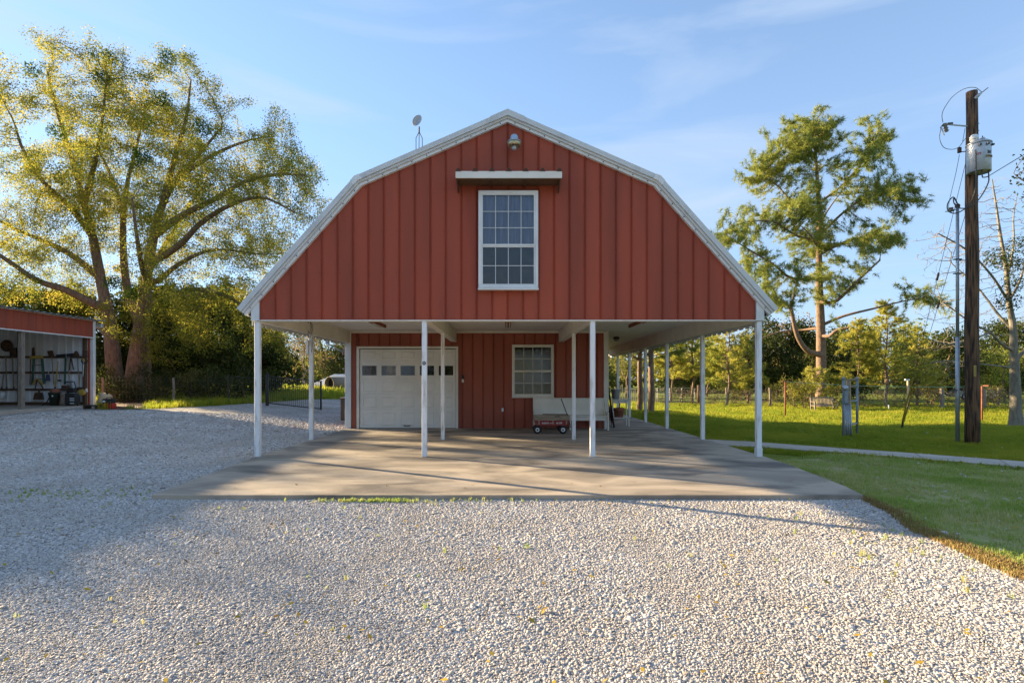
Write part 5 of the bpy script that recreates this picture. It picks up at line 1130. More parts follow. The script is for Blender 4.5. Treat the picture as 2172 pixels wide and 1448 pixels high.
# guy wires with yellow guards
g0 = G(1911, 909)
for k, (tp, gp_, lab) in enumerate(((Vector(U(2052, 330)), .0, 'guy wire with yellow guard, the higher of the pair'), (Vector(U(2052, 440)), .12, 'guy wire with yellow guard, the lower of the pair'))):
    t = thing('guy_wire', lab, 'guy wire', g0 + Vector((.02 * k, 0, 0)), 'guy wires of the power pole'); a0 = g0 + Vector((.03 * k, 0, .05)); d = tp - a0
    MB().tube([a0, tp], .006, 5).build('cable', 'wire', t); MB().tube([a0 + d * .03, a0 + d * (.235 + .02 * k)], .022, 7).build('guard', 'yellow_plastic', t)
    MB().tube([a0 - Vector((0, 0, .15)), a0 + d * .035], .02, 6).build('anchor_rod', 'wire', t); MB().tube([a0 + d * .62, a0 + d * .645], .03, 6).build('strain_insulator', 'rusty', t)
# meter rack
YR = 15.0; q = lambda px_, py_, dy=0: P(px_, py_, YR + dy)
zg = float(H(9.5, 15)); t = thing('meter_rack', 'grey steel rack carrying meter boxes and conduits in the lawn', 'meter rack', (9.5, YR, zg))
for px_, dy in ((1789, 0), (1818, .35)):
    MB().tube([(X(px_, YR + dy), YR + dy, zg - .1), (X(px_, YR + dy), YR + dy, Z(804, YR + dy))], .032, 10).build('post', 'grey_steel', t, True); MB().lathe([(.034, 0), (.046, .02), (.046, .045), (.03, .07), (0, .08)], (X(px_, YR + dy), YR + dy, Z(805, YR + dy)), 12).build('post_cap', 'grey_steel', t, True)
for pa, pb in ((806, 804), (821, 819), (853, 849), (904, 897)): MB().bar(q(1789, pa, .03), q(1818, pb, .32), .04, .035).build('crossbar', 'old_wood' if pa < 830 else 'grey_steel', t)
MB().bbox(X(1784, YR), X(1791.5, YR), YR - .16, YR - .035, Z(855, YR), Z(820, YR), .012).build('meter_box', 'grey_steel', t)
MB().lathe([(0, 0), (.07, 0), (.07, .05), (.05, .09), (0, .1)], (X(1786, YR), YR - .16, Z(822, YR)), 14, Matrix.Rotation(R(90), 4, 'X') @ Matrix.Rotation(R(-50), 4, 'Y')).build('meter_glass', 'galvanised', t, True)
for a, b_, m_ in ((1792.5, 1797, 'beige_plastic'), (1797.5, 1801.5, 'rail_wood'), (1802, 1804, 'beige_plastic')): MB().bbox(X(a, YR), X(b_, YR), YR - .02, YR + .08, Z(854, YR), Z(808, YR), .008).build('switch_box', m_, t)
for k, (a, b_) in enumerate(((1791.5, 1791), (1795, 1796), (1799, 1800.5), (1803, 1805))): MB().tube([q(a, 855, .05), q(b_, 900, .05), q(b_ + .5, 924, .05)], .026, 8).build('conduit', 'galvanised', t, True)
# clothes line
ends = []
for k, (px_, pyb, pyt, lab) in enumerate(((1665.5, 888, 808.5, 'rusty T shaped clothesline post left of the slatted bench'), (2083, 895, 818, 'rusty T shaped clothesline post right of the power pole'))):
    g = G(px_, pyb); hh = Z(pyt, g.y); t = thing('clothesline_post', lab, 'clothesline post', g, 'clothesline posts')
    MB().tube([g - Vector((0, 0, .1)), Vector((g.x, g.y, hh))], .038, 8).build('upright', 'orange_rust', t, True)
    a = Vector((g.x - .28, g.y - .28, hh)); c = Vector((g.x + .28, g.y + .28, hh))
    if k: a = Vector((g.x - .05, g.y - .45, hh)); c = Vector((g.x + .42, g.y + .4, hh))
    MB().tube([a, c], .034, 8).build('crossarm', 'orange_rust', t, True); ends.append((a, c))
for k in range(4):
    u = k / 3; a = ends[0][0].lerp(ends[0][1], u); c = ends[1][0].lerp(ends[1][1], u)
    o = MB().tube([a.lerp(c, v) - Vector((0, 0, .5 * v * (1 - v) + .01 * k)) for v in np.linspace(0, 1, 14)], .008, 4).build('clothesline', 'green_line')
    tag(o, ('green clothesline strung between the rusty posts, ' + ('nearest strand', 'second nearest strand', 'second farthest strand', 'farthest strand')[k]), 'clothesline', 'clothesline strands')
g = G(1926, 872); t = thing('white_post', 'pale wooden post with white cap behind the guy wires', 'post', g); MB().bbox(g.x - .05, g.x + .05, g.y - .05, g.y + .05, g.z - .1, Z(806, g.y), .01).build('shaft', 'beige_plastic', t); MB().bar((g.x - .2, g.y, Z(805, g.y)), (g.x + .08, g.y, Z(805, g.y)), .1, .09).build('cap', 'white_trim', t); MB().bar((g.x + .12, g.y + .1, g.z - .05), (g.x + .02, g.y, g.z + .8), .05, .05).build('brace', 'old_wood', t)
g = G(1886, 871); t = thing('vent_pipe', 'short white plastic pipe sticking out of the lawn', 'pipe', g); MB().tube([g - Vector((0, 0, .05)), Vector((g.x - .02, g.y, Z(860, g.y)))], .035, 8).build('pipe', 'white_trim', t); MB().tube([Vector((g.x - .02, g.y, Z(860, g.y))), Vector((g.x - .02, g.y, Z(858.5, g.y)))], .045, 8).build('cap', 'white_trim', t)
# slatted bench by the pine
g = G(1749, 871); k_ = g.y / F_PX; wB = 50 * k_; t = thing('garden_bench', 'weathered slatted garden bench in front of the pine trunk', 'bench', g); x0, x1 = g.x - wB / 2, g.x + wB / 2; hb = Z(843, g.y) - g.z; hs = Z(860, g.y) - g.z
MB().bar((x0, g.y + .3, g.z + hb), (x1, g.y + .3, g.z + hb), .04, .07).build('top_rail', 'old_wood', t); MB().bar((x0, g.y + .26, g.z + hs + .06), (x1, g.y + .26, g.z + hs + .06), .04, .05).build('lower_rail', 'old_wood', t)
for k in range(17): xx = x0 + .06 + (wB - .12) * k / 16; MB().bar((xx, g.y + .26, g.z + hs + .06), (xx, g.y + .3, g.z + hb), .035, .02, (0, 1, 0)).build('back_slat', 'rail_wood', t)
for k in range(4): MB().bbox(x0, x1, g.y - .2 + k * .115, g.y - .1 + k * .115, g.z + hs - .02, g.z + hs + .015, .004).build('seat_slat', 'rail_wood', t)
for xx in (x0, x1 - .06):
    MB().bbox(xx, xx + .06, g.y - .22, g.y - .16, g.z - .03, g.z + hs + .24, .006).build('leg', 'old_wood', t); MB().bar((xx + .03, g.y + .24, g.z - .03), (xx + .03, g.y + .31, g.z + hb), .06, .06, (0, 1, 0)).build('leg', 'old_wood', t); MB().bbox(xx - .01, xx + .07, g.y - .26, g.y + .28, g.z + hs + .245, g.z + hs + .28, .006).build('armrest', 'old_wood', t)
# overgrown fence at the back of the lawn
fa, fb = G(1395, 858), G(2260, 870)
t = wire_run('boundary_fence', 'wire boundary fence overgrown with brown vines behind the lawn', fa, fb, 1.25, 6, .45, 'pale_wire')
for px_, pb, w in ((1541, 856, .09), (1633, 857, .09), (1878, 862, .06), (1998, 864, .13), (2085, 866, .15), (2118, 862, .07)):
    g = G(px_, pb); g.y = fa.y + (fb.y - fa.y) * (g.x - fa.x) / (fb.x - fa.x) if fa.x < g.x < fb.x else g.y; g.x = X(px_, g.y); g.z = float(H(g.x, g.y))
    MB().tube([g - Vector((0, 0, .1)), g + Vector((.03, 0, .8)), g + Vector((-.02, 0, 1.45))], [w * 1.1, w, w * .9], 8).build('fence_post', 'old_wood', t)
mb = MB(); rv = random.Random(5)
for k in range(1500):
    u = rv.random(); p = fa + (fb - fa) * u; p.z = float(H(p.x, p.y)); dens = .55 + .45 * math.sin(u * 17) * math.sin(u * 7 + 1)
    if rv.random() > dens + .25: continue
    z_ = rv.uniform(.15, 1.25); q_ = [p + Vector((0, rv.uniform(-.2, .2), z_))]
    for j in range(4): q_.append(q_[-1] + Vector((rv.uniform(-.22, .22), rv.uniform(-.12, .12), rv.uniform(-.26, .28))))
    for v in q_: v.z = min(v.z, p.z + 1.62)
    mb.tube(q_, [.014, .012, .010, .008, .004], 3, False)
mb.build('vine_tangle', 'vine_stem', t, kind='stuff')
g = G(1482, 857); t = thing('corner_post', 'thick dark wooden corner post with a fallen rail at the lawn fence', 'post', g); MB().tube([g - Vector((0, 0, .1)), g + Vector((0, 0, 1.6))], [.15, .13], 10).build('post', 'brown_wood', t, True); e = G(1541, 850); MB().bar(g + Vector((0, 0, .85)), e + Vector((0, 0, .8)), .12, .12).build('rail', 'brown_wood', t)
# pale tubular farm gate
ga, gb = G(1394, 853), G(1473, 853); t = thing('farm_gate', 'pale tubular farm gate behind the side porch', 'gate', (ga + gb) / 2)
for k in range(6): z_ = .12 + k * .235; MB().tube([ga + Vector((0, 0, z_)), gb + Vector((0, 0, z_))], .022, 6).build('bar', 'galvanised', t)
for u in (0, .33, .66, 1): p = ga.lerp(gb, u); MB().tube([p + Vector((0, 0, .1)), p + Vector((0, 0, 1.32))], .024, 6).build('stile', 'galvanised', t)
g0, g1 = G(1306, 855), G(1394, 855); t = thing('paling_fence', 'row of pale thin palings seen behind the porch trees', 'fence', (g0 + g1) / 2)
for k in range(22): p = g0.lerp(g1, k / 21); p.z = float(H(p.x, p.y)); MB().tube([p - Vector((0, 0, .05)), p + Vector((rv.uniform(-.05, .05), 0, 1.25 + rv.uniform(-.2, .15)))], .035, 5).build('paling', 'pale_bark', t)
MB().bar(g0 + Vector((0, .05, 1.0)), g1 + Vector((0, .05, 1.0)), .03, .05).build('rail', 'old_wood', t)
# pale car parked beyond the fence
g = G(2058, 856); Yc = g.y + 10; xc = X(2060, Yc); zc = float(H(xc, Yc)); t = thing('parked_car', 'pale car parked beyond the overgrown fence behind the power pole', 'car', (xc, Yc, zc))
MB().prism([(xc - 2.1, zc + .35), (xc + 2.1, zc + .35), (xc + 2.15, zc + .8), (xc + 1.5, zc + .92), (xc + .9, zc + 1.4), (xc - .8, zc + 1.42), (xc - 1.4, zc + .95), (xc - 2.1, zc + .85)], Yc - .8, Yc + .8).build('body', 'white_trim', t)
MB().prism([(xc + 1.3, zc + .95), (xc + .85, zc + 1.33), (xc - .75, zc + 1.35), (xc - 1.2, zc + .97)], Yc - .81, Yc - .8).build('side_window', 'dark_gap', t)
for s in (-1.35, 1.35): w = MB().lathe([(0, -.1), (.32, -.1), (.32, .1), (0, .1)], (xc + s, Yc - .75, zc + .32), 16, fr).build('wheel', 'black_rubber', t); MB().lathe([(0, .101), (.2, .101), (.2, .11), (0, .11)], (xc + s, Yc - .75, zc + .32), 12, fr).build('rim', 'galvanised', w)
# ================================================================== trees and shrubs
def colonize(nodes, par, att, step, infl, kill, iters, rg, trop=(0, 0, 0), wig=.15):
    nodes = [np.array(p, float) for p in nodes]; par = list(par); A = np.array(att, float); trop = np.array(trop, float)
    N = np.array(nodes); best = np.full(len(A), 1e9); who = np.zeros(len(A), int)
    for s in range(0, len(N), 200):
        d = np.linalg.norm(A[:, None, :] - N[None, s:s + 200, :], axis=2); j = d.argmin(1); dm = d[np.arange(len(A)), j]; k = dm < best; best[k] = dm[k]; who[k] = j[k] + s
    kids = np.zeros(200000, int)
    for it in range(iters):
        alive = best > kill; A, best, who = A[alive], best[alive], who[alive]
        m = (best < infl) & (kids[who] < 4)
        if not m.any(): break
        u, inv = np.unique(who[m], return_inverse=True); D = np.zeros((len(u), 3))
        v = A[m] - np.array([nodes[w] for w in who[m]]); v /= np.linalg.norm(v, axis=1)[:, None] + 1e-9
        np.add.at(D, inv, v); D /= np.linalg.norm(D, axis=1)[:, None] + 1e-9
        D += rg.normal(0, wig, D.shape) + trop; D /= np.linalg.norm(D, axis=1)[:, None] + 1e-9
        new = np.array([nodes[w] for w in u]) + D * step; base = len(nodes)
        for w, p in zip(u, new): nodes.append(p); par.append(int(w)); kids[w] += 1
        d = np.linalg.norm(A[:, None, :] - new[None, :, :], axis=2); j = d.argmin(1); dm = d[np.arange(len(A)), j]; k = dm < best; best[k] = dm[k]; who[k] = j[k] + base
        if len(nodes) > 14000: break
    return np.array(nodes), np.array(par)
def radii(par, tip, ex, fixed=None):
    n = len(par); acc = np.zeros(n)
    for i in range(n - 1, -1, -1):
        if acc[i] == 0: acc[i] = tip ** ex
        if par[i] >= 0: acc[par[i]] += acc[i]
    r = acc ** (1 / ex)
    if fixed is not None: r = np.where(fixed > 0, np.where(fixed > 0, fixed, r), r)
    # a branch is never thicker than what carries it
    for i in range(n):
        if par[i] >= 0: r[i] = min(r[i], r[par[i]] * .97)
    return r
def tube_np(N, par, r, rmin=.0, sides=(9, 6, 4, 3)):
    N = np.asarray(N); par = np.asarray(par); r = np.asarray(r); n = len(par); kids = [[] for _ in range(n)]
    for i in range(n):
        if par[i] >= 0: kids[par[i]].append(i)
    V = []; Q = []; off_ = 0; stack = [(i, [i]) for i in range(n) if par[i] < 0]
    while stack:
        i, ch = stack.pop()
        while kids[i]:
            ks = sorted(kids[i], key=lambda k: -r[k])
            for k in ks[1:]:
                stack.append((k, [i, k]))
            i = ks[0]; ch.append(i)
        if len(ch) < 2: continue
        P_ = N[ch]; rr = r[ch].copy()
        if len(ch) > 1 and par[ch[0]] >= 0 or rr[0] > rr[1] * 1.0: rr[0] = min(rr[0], rr[1] * 1.35)
        if rr[1] < rmin: continue
        s = sides[0] if rr[0] > .12 else sides[1] if rr[0] > .04 else sides[2] if rr[0] > .015 else sides[3]
        T = np.gradient(P_, axis=0); T /= np.linalg.norm(T, axis=1)[:, None] + 1e-9
        ref = np.array([.31, .9, .2]) if abs(T[0][1]) < .9 else np.array([1., 0, 0])
        U_ = np.cross(T, ref); U_ /= np.linalg.norm(U_, axis=1)[:, None] + 1e-9; W_ = np.cross(T, U_)
        a = np.arange(s) * 2 * np.pi / s
        ring = P_[:, None, :] + rr[:, None, None] * (np.cos(a)[None, :, None] * U_[:, None, :] + np.sin(a)[None, :, None] * W_[:, None, :])
        V.append(ring.reshape(-1, 3)); m = len(ch); ii, kk = np.meshgrid(np.arange(m - 1), np.arange(s), indexing='ij'); ii, kk = ii.ravel(), kk.ravel()
        Q.append(off_ + np.stack([ii * s + kk, ii * s + (kk + 1) % s, (ii + 1) * s + (kk + 1) % s, (ii + 1) * s + kk], 1)); off_ += m * s
    return np.concatenate(V), np.concatenate(Q)
def leaf_quads(C, L, rg, wid=.5, droop=0.0, dirs=None):
    n = len(C); d = rg.normal(0, 1, (n, 3)); d[:, 2] -= droop
    if dirs is not None: d = d * .6 + dirs
    d /= np.linalg.norm(d, axis=1)[:, None] + 1e-9
    w = np.cross(d, rg.normal(0, 1, (n, 3))); w /= np.linalg.norm(w, axis=1)[:, None] + 1e-9
    L = np.broadcast_to(L, (n,))[:, None]; nrm = np.cross(d, w)
    V = np.stack([C, C + d * L * .5 + w * L * wid / 2 + nrm * L * .06, C + d * L, C + d * L * .45 - w * L * wid / 2 + nrm * L * .06], 1).reshape(-1, 3)
    return V, np.arange(4 * n).reshape(n, 4)
def needles(C, T, L, per, rg, wid, back=.35):
    """bursts of long needles: C tuft centres, T twig directions"""
    n = len(C); C = np.repeat(C, per, 0); T = np.repeat(T, per, 0); m = n * per
    d = rg.normal(0, 1, (m, 3)); d /= np.linalg.norm(d, axis=1)[:, None]; d = d + T * .75; d /= np.linalg.norm(d, axis=1)[:, None] + 1e-9
    w = np.cross(d, rg.normal(0, 1, (m, 3))); w /= np.linalg.norm(w, axis=1)[:, None] + 1e-9
    L = L * rg.uniform(.6, 1.15, m)[:, None]; C = C - T * (rg.random(m) * back)[:, None]
    V = np.stack([C - w * wid * .5, C + w * wid * .5, C + d * L], 1).reshape(-1, 3)
    return V, np.arange(3 * m).reshape(m, 3)
def limb(pts, n):
    p = smooth_pts([Vector(q) for q in pts], n); return [np.array(v) for v in p]
def build_skeleton(limbs, rstart, rend, seg):
    """limbs: list of (points, r0, r1); each later limb attaches to the closest node of the earlier ones"""
    nodes = []; par = []; fx = []
    for pts, r0, r1 in limbs:
        L = sum((Vector(b) - Vector(a)).length for a, b in zip(pts, pts[1:])); q = limb(pts, max(4, int(L / seg)))
        if nodes:
            d = np.linalg.norm(np.array(nodes) - q[0], axis=1); prev = int(d.argmin()); start = 1 if d[prev] < .6 else 0
        else: prev = -1; start = 0
        if prev >= 0 and d[prev] > 2.5: prev = -1; start = 0
        for k in range(start, len(q)):
            nodes.append(q[k]); par.append(prev); fx.append(r0 + (r1 - r0) * (k / (len(q) - 1)) ** .8); prev = len(nodes) - 1
    return nodes, par, np.array(fx)
def ell(c, r, n, rg, shell=.0):
    d = rg.normal(0, 1, (n, 3)); d /= np.linalg.norm(d, axis=1)[:, None]; rad = (shell ** 3 + (1 - shell ** 3) * rg.random(n)) ** (1 / 3)
    return np.array(c) + d * rad[:, None] * np.array(r)
def clump(a, k, s, rg):
    c = a[rg.choice(len(a), k, False)]; j = rg.integers(0, k, len(a)); return c[j] + rg.normal(0, s, a.shape) * rg.uniform(.5, 1.3, k)[j][:, None]
def flare(N, fx, base_z, h=1.2, k=.7):
    return fx * (1 + k * np.clip(1 - (N[:, 2] - base_z) / h, 0, 1) ** 2)

# ---------------------------------------------------------------- the big spreading tree on the left
rg = np.random.default_rng(11); TY = 28.3; q = lambda a, b, d=0: P(a, b, TY + d)
gz = float(H(-19.6, TY))
LB = [([q(252, 852), q(243, 790), q(236, 720), q(226, 655), q(213, 590), q(196, 500), q(178, 430), q(152, 335), q(118, 225), q(100, 150)], .47, .04),
      ([q(283, 852, -.3), q(286, 790, -.3), q(296, 715, -.2), q(305, 650, 0), q(312, 580, .2), q(326, 500, .3), q(346, 430, .4), q(378, 375, .6), q(420, 330, .6), q(470, 270, 1)], .50, .05),
      ([q(302, 852, .7), q(308, 780, .8), q(300, 700, 1.0), q(272, 620, 1.4), q(262, 540, 1.8), q(262, 450, 2), q(272, 380, 2.2), q(290, 310, 2.4), q(308, 220, 2.6)], .38, .04),
      ([q(226, 655), q(190, 640, -.5), q(140, 615, -1.2), q(80, 595, -1.8), q(20, 555, -2.2), q(-60, 500, -2.6)], .26, .07),
      ([q(213, 590), q(150, 540, 1), q(90, 510, 2), q(20, 480, 2.5), q(-50, 440, 3)], .2, .05),
      ([q(196, 500), q(150, 440, -1), q(95, 390, -2), q(50, 320, -2.5), q(30, 260, -3)], .18, .04),
      ([q(178, 430), q(200, 350, -1), q(215, 270, -1.6), q(225, 180, -2)], .17, .04),
      ([q(326, 500, .3), q(390, 455, -.3), q(460, 420, -.8), q(520, 385, -1.2), q(590, 370, -1.6), q(650, 372, -2)], .2, .04),
      ([q(318, 560, .2), q(380, 520, -.8), q(430, 470, -1.6), q(500, 430, -2.4), q(560, 420, -2.8), q(625, 450, -3)], .2, .035),
      ([q(330, 600, .1), q(380, 560, -1), q(430, 535, -2), q(475, 530, -2.5), q(560, 540, -3)], .15, .03),
      ([q(335, 640, .1), q(400, 615, -1), q(460, 620, -2), q(510, 645, -2.8), q(545, 680, -3.2)], .16, .04),
      ([q(346, 430, .4), q(372, 330, 1), q(395, 250, 1.6), q(405, 170, 2)], .2, .04),
      ([q(378, 375, .6), q(450, 330, 2), q(520, 300, 3), q(570, 290, 3.5)], .15, .03),
      ([q(262, 450, 2), q(225, 350, 3.5), q(180, 280, 4.5)], .15, .03), ([q(312, 580, .2), q(350, 520, 3), q(400, 440, 5), q(440, 380, 6)], .18, .04),
      ([q(236, 720), q(190, 680, 2.5), q(120, 650, 5), q(60, 620, 6.5)], .16, .04), ([q(312, 600, .2), q(300, 560, -3), q(290, 500, -5), q(280, 420, -6)], .17, .04)]
nd, pa, fx = build_skeleton(LB, 0, 0, .35)
px_m = TY / F_PX
att = []
for (cx_, cy_, rx_, ry_, dy_, ry3, n_) in ((150, 230, 150, 130, 0, 4.5, 620), (370, 220, 120, 120, 0, 4.5, 520), (520, 340, 130, 90, 0, 4.5, 520), (60, 400, 150, 130, 0, 4.5, 600), (280, 380, 190, 130, 0, 6.5, 700),
                                        (420, 470, 210, 110, -1, 5.0, 620), (90, 570, 150, 85, 0, 5, 480), (440, 620, 150, 70, -1.5, 4, 420), (620, 400, 65, 55, -2, 2.5, 160), (250, 300, 220, 190, 0, 7, 500), (560, 560, 90, 90, -2.5, 2.5, 150), (360, 690, 110, 40, -1.5, 3, 200), (560, 700, 60, 35, -2.6, 1.5, 70)):
    c = q(cx_, cy_, dy_); att.append(ell(c, (rx_ * px_m, ry3, ry_ * px_m), n_, rg))
att = np.concatenate(att)
att = clump(att, 300, .50, rg); att[:, 2] -= np.clip(att[:, 2] - q(0, 120).z, 0, None) * .6; nd, pa = colonize(nd, pa, att, .27, 3.2, .36, 140, rg, (0, 0, .02), .14)
fixed = np.zeros(len(nd)); fixed[:len(fx)] = flare(nd[:len(fx)], fx, gz, 1.6, .55); rad = radii(pa, .0085, 2.35, None); rad[:len(fx)] = np.maximum(fixed[:len(fx)], 0)
for i in range(len(pa)):
    if pa[i] >= 0 and i >= len(fx): rad[i] = min(rad[i], rad[pa[i]] * .9)
t = thing('shade_tree', 'huge spreading tree with golden green leaves beside the tool shed', 'tree', (nd[0][0], nd[0][1], gz)); o0 = np.array(t.location)
V, Q = tube_np(nd, pa, rad); np_mesh('trunk', V - o0, [Q], 'bark', t, True)
tips = np.where((rad < .026) & (np.arange(len(pa)) >= len(fx)))[0]
def spray(tips, per, spread, size, mname, nm, drop=.3, wid=.62, sel=None):
    T = tips if sel is None else tips[sel]
    C = np.repeat(nd[T], per, 0); C = C + rg.normal(0, spread, C.shape); C[:, 2] -= .03
    V, Q = leaf_quads(C, size * rg.uniform(.6, 1.25, len(C)), rg, wid, drop); return np_mesh(nm, V - o0, [Q], mname, t)
print('tips', len(tips)); spray(tips, 46, .15, .085, 'leaf_gold', 'crown')
# greener clumps (mistletoe) inside the crown
mist = np.concatenate([ell(q(a, b, d), (.42, .42, .38), 260, rg, .0) for a, b, d in ((70, 150, -1), (215, 165, -2), (230, 120, -1), (355, 120, -1), (345, 210, -2), (310, 260, -1.5), (120, 280, -3), (430, 270, -2), (300, 330, -4), (280, 620, -2.5), (240, 600, -3), (355, 640, -1.5))])
V, Q = leaf_quads(mist, .12, rg, .5); np_mesh('mistletoe', V - o0, [Q], 'leaf_green', t)

# ---------------------------------------------------------------- the tall pine on the right
rg = np.random.default_rng(5); TY = 39.0; q = lambda a, b, d=0: P(a, b, TY + d); gx0 = q(1740, 0); gz = float(H(gx0.x, TY))
LB = [([Vector((q(1742, 0).x, TY, gz - .1)), q(1742, 800), q(1741, 700), q(1738, 620), q(1737, 540), q(1738, 470), q(1735, 400), q(1730, 330), q(1722, 262)], .42, .05),
      ([q(1741, 752), q(1715, 745, -1), q(1695, 720, -1.4), q(1685, 690, -1.6), q(1677, 655, -1.8), q(1660, 640, -2), q(1640, 630, -2.5)], .22, .08),
      ([q(1738, 640, -.2), q(1770, 640, -1), q(1800, 615, -1.5), q(1830, 585, -2), q(1866, 552, -2.4)], .15, .06),
      ([q(1742, 690), q(1790, 670, -1), q(1850, 655, -1.8), q(1910, 640, -2.4), q(1965, 630, -2.6)], .12, .03),
      ([q(1742, 712), q(1760, 712, -1), q(1775, 700, -1.5), q(1800, 695, -2)], .13, .08),
      ([q(1738, 695), q(1700, 700, 1.5), q(1650, 705, 2), q(1610, 720, 2)], .11, .04),
      ([q(1677, 655, -1.8), q(1690, 600, -2), q(1700, 570, -2.2)], .1, .04),
      ([q(1738, 590), q(1680, 590, -1), q(1640, 560, -2), q(1590, 530, -2), q(1550, 505, -2)], .12, .03), ([q(1737, 510), q(1690, 500, -1), q(1640, 470, -1.5), q(1580, 470, -1.5)], .11, .03),
      ([q(1736, 460), q(1690, 440, .5), q(1650, 395, 1), q(1610, 370, 1)], .1, .03), ([q(1738, 500), q(1790, 450, -1), q(1850, 410, -1.5), q(1910, 385, -2)], .11, .03),
      ([q(1738, 430), q(1790, 390, 1), q(1840, 330, 1.5), q(1870, 300, 2)], .1, .03), ([q(1738, 540), q(1800, 510, 1), q(1860, 500, 1.5), q(1910, 510, 1.5)], .1, .03), ([q(1736, 480), q(1760, 440, 3), q(1790, 400, 4.5)], .09, .03), ([q(1737, 530), q(1720, 500, -3), q(1700, 480, -4.5)], .09, .03)]
nd, pa, fx = build_skeleton(LB, 0, 0, .35); px_m = TY / F_PX; att = []
CL = ((1720, 290, 55, 38, 0, 2.6, 260), (1650, 330, 40, 40, 0, 2, 120), (1690, 350, 70, 50, 0, 3, 220), (1840, 310, 45, 40, 1.5, 2, 150), (1800, 360, 60, 45, 1, 3, 180), (1600, 375, 32, 28, 1, 1.5, 90), (1870, 420, 60, 50, -1.5, 2.5, 220), (1910, 400, 32, 30, -2, 1.5, 90), (1620, 460, 45, 30, -1, 2, 110), (1700, 440, 60, 40, 0, 3, 170), (1555, 500, 35, 25, -2, 1.5, 90),
      (1590, 530, 55, 30, -2, 2, 140), (1620, 570, 50, 35, -2, 2, 120), (1720, 500, 40, 40, 0, 2.5, 120), (1810, 520, 70, 28, 0, 2.5, 140), (1890, 500, 35, 25, 1, 1.5, 70), (1670, 620, 45, 40, -2, 2, 110), (1730, 600, 40, 40, -1, 2, 110), (1790, 580, 30, 30, -1, 1.5, 60), (1860, 600, 22, 25, -2, 1, 40), (1960, 635, 45, 22, -2.5, 1.2, 90), (1750, 650, 40, 28, -1.5, 1.5, 80), (1630, 620, 30, 25, -2, 1.5, 50))
for (cx_, cy_, rx_, ry_, dy_, ry3, n_) in CL: att.append(ell(q(cx_, cy_, dy_), (rx_ * px_m, ry3, ry_ * px_m), n_, rg))
nd, pa = colonize(nd, pa, clump(np.concatenate(att), 150, .44, rg), .25, 3.4, .33, 140, rg, (0, 0, .05), .12)
rad = radii(pa, .010, 2.4); rad[:len(fx)] = flare(nd[:len(fx)], fx, gz, 1.2, .2)
for i in range(len(fx), len(pa)): rad[i] = min(rad[i], rad[pa[i]] * .9)
t = thing('tall_pine', 'tall pine with crooked low limbs rising behind the garden bench', 'tree', (gx0.x, TY, gz)); o0 = np.array(t.location)
V, Q = tube_np(nd, pa, rad); np_mesh('trunk', V - o0, [Q], 'pine_bark', t, True)
tips = np.where((rad < .024) & (np.arange(len(pa)) >= len(fx)))[0]; T = nd[tips] - nd[pa[tips]]; T /= np.linalg.norm(T, axis=1)[:, None] + 1e-9
print('pine tips', len(tips)); k = rg.random(len(tips)) < .97; C = np.repeat(nd[tips][k], 2, 0) + rg.normal(0, .15, (2 * k.sum(), 3)); V, Tn = needles(C, np.repeat(T[k], 2, 0), .34, 29, rg, .030); np_mesh('crown', V - o0, [Tn], 'needle', t)

# ---------------------------------------------------------------- generic builders
def pine_young(rg, h, w, m='needle_bright', per=26, L=.24, wid=.03, bare=.12, trunk_r=.10):
    """young pine: trunk, whorled boughs and needle bursts, in local coordinates"""
    nodes = []; par = []; n = max(8, int(h / .35))
    for k in range(n + 1): nodes.append(np.array((.06 * math.sin(k * .8), .06 * math.cos(k * .6), h * k / n - (.1 if k == 0 else 0)))); par.append(k - 1)
    tipsC = []; tipsT = []
    for k in range(1, n):
        s = k / n
        if s < bare: continue
        reach = w * (1 - ((s - bare) / (1 - bare)) ** 1.4) * .95 + .15
        for b in range(rg.integers(4, 7)):
            a = rg.uniform(0, 6.28); ln = reach * rg.uniform(.55, 1.1); up = rg.uniform(.05, .5); prev = k; m_ = max(3, int(ln / .28)); p = nodes[k].copy(); d = np.array((math.cos(a), math.sin(a), up)); d /= np.linalg.norm(d)
            for j in range(m_):
                d2 = d + rg.normal(0, .12, 3) + np.array((0, 0, .04)); d2 /= np.linalg.norm(d2); p = p + d2 * ln / m_; nodes.append(p.copy()); par.append(prev); prev = len(nodes) - 1
                if j > m_ * .25:
                    for q_ in range(2):
                        sd = d2 + rg.normal(0, .8, 3); sd /= np.linalg.norm(sd); tp = p + sd * rg.uniform(.15, .42); nodes.append(tp); par.append(prev); tipsC.append(tp); tipsT.append(sd)
                    tipsC.append(p.copy()); tipsT.append(d2)
    nodes = np.array(nodes); par = np.array(par); rad = radii(par, .008, 2.2); rad[:n + 1] = np.linspace(trunk_r, .02, n + 1)
    for i in range(n + 1, len(par)): rad[i] = min(rad[i], rad[par[i]] * .7)
    V1, Q1 = tube_np(nodes, par, rad); V2, T2 = needles(np.array(tipsC), np.array(tipsT), L, per, rg, wid, .2)
    return (V1, [Q1]), (V2, [T2]), m
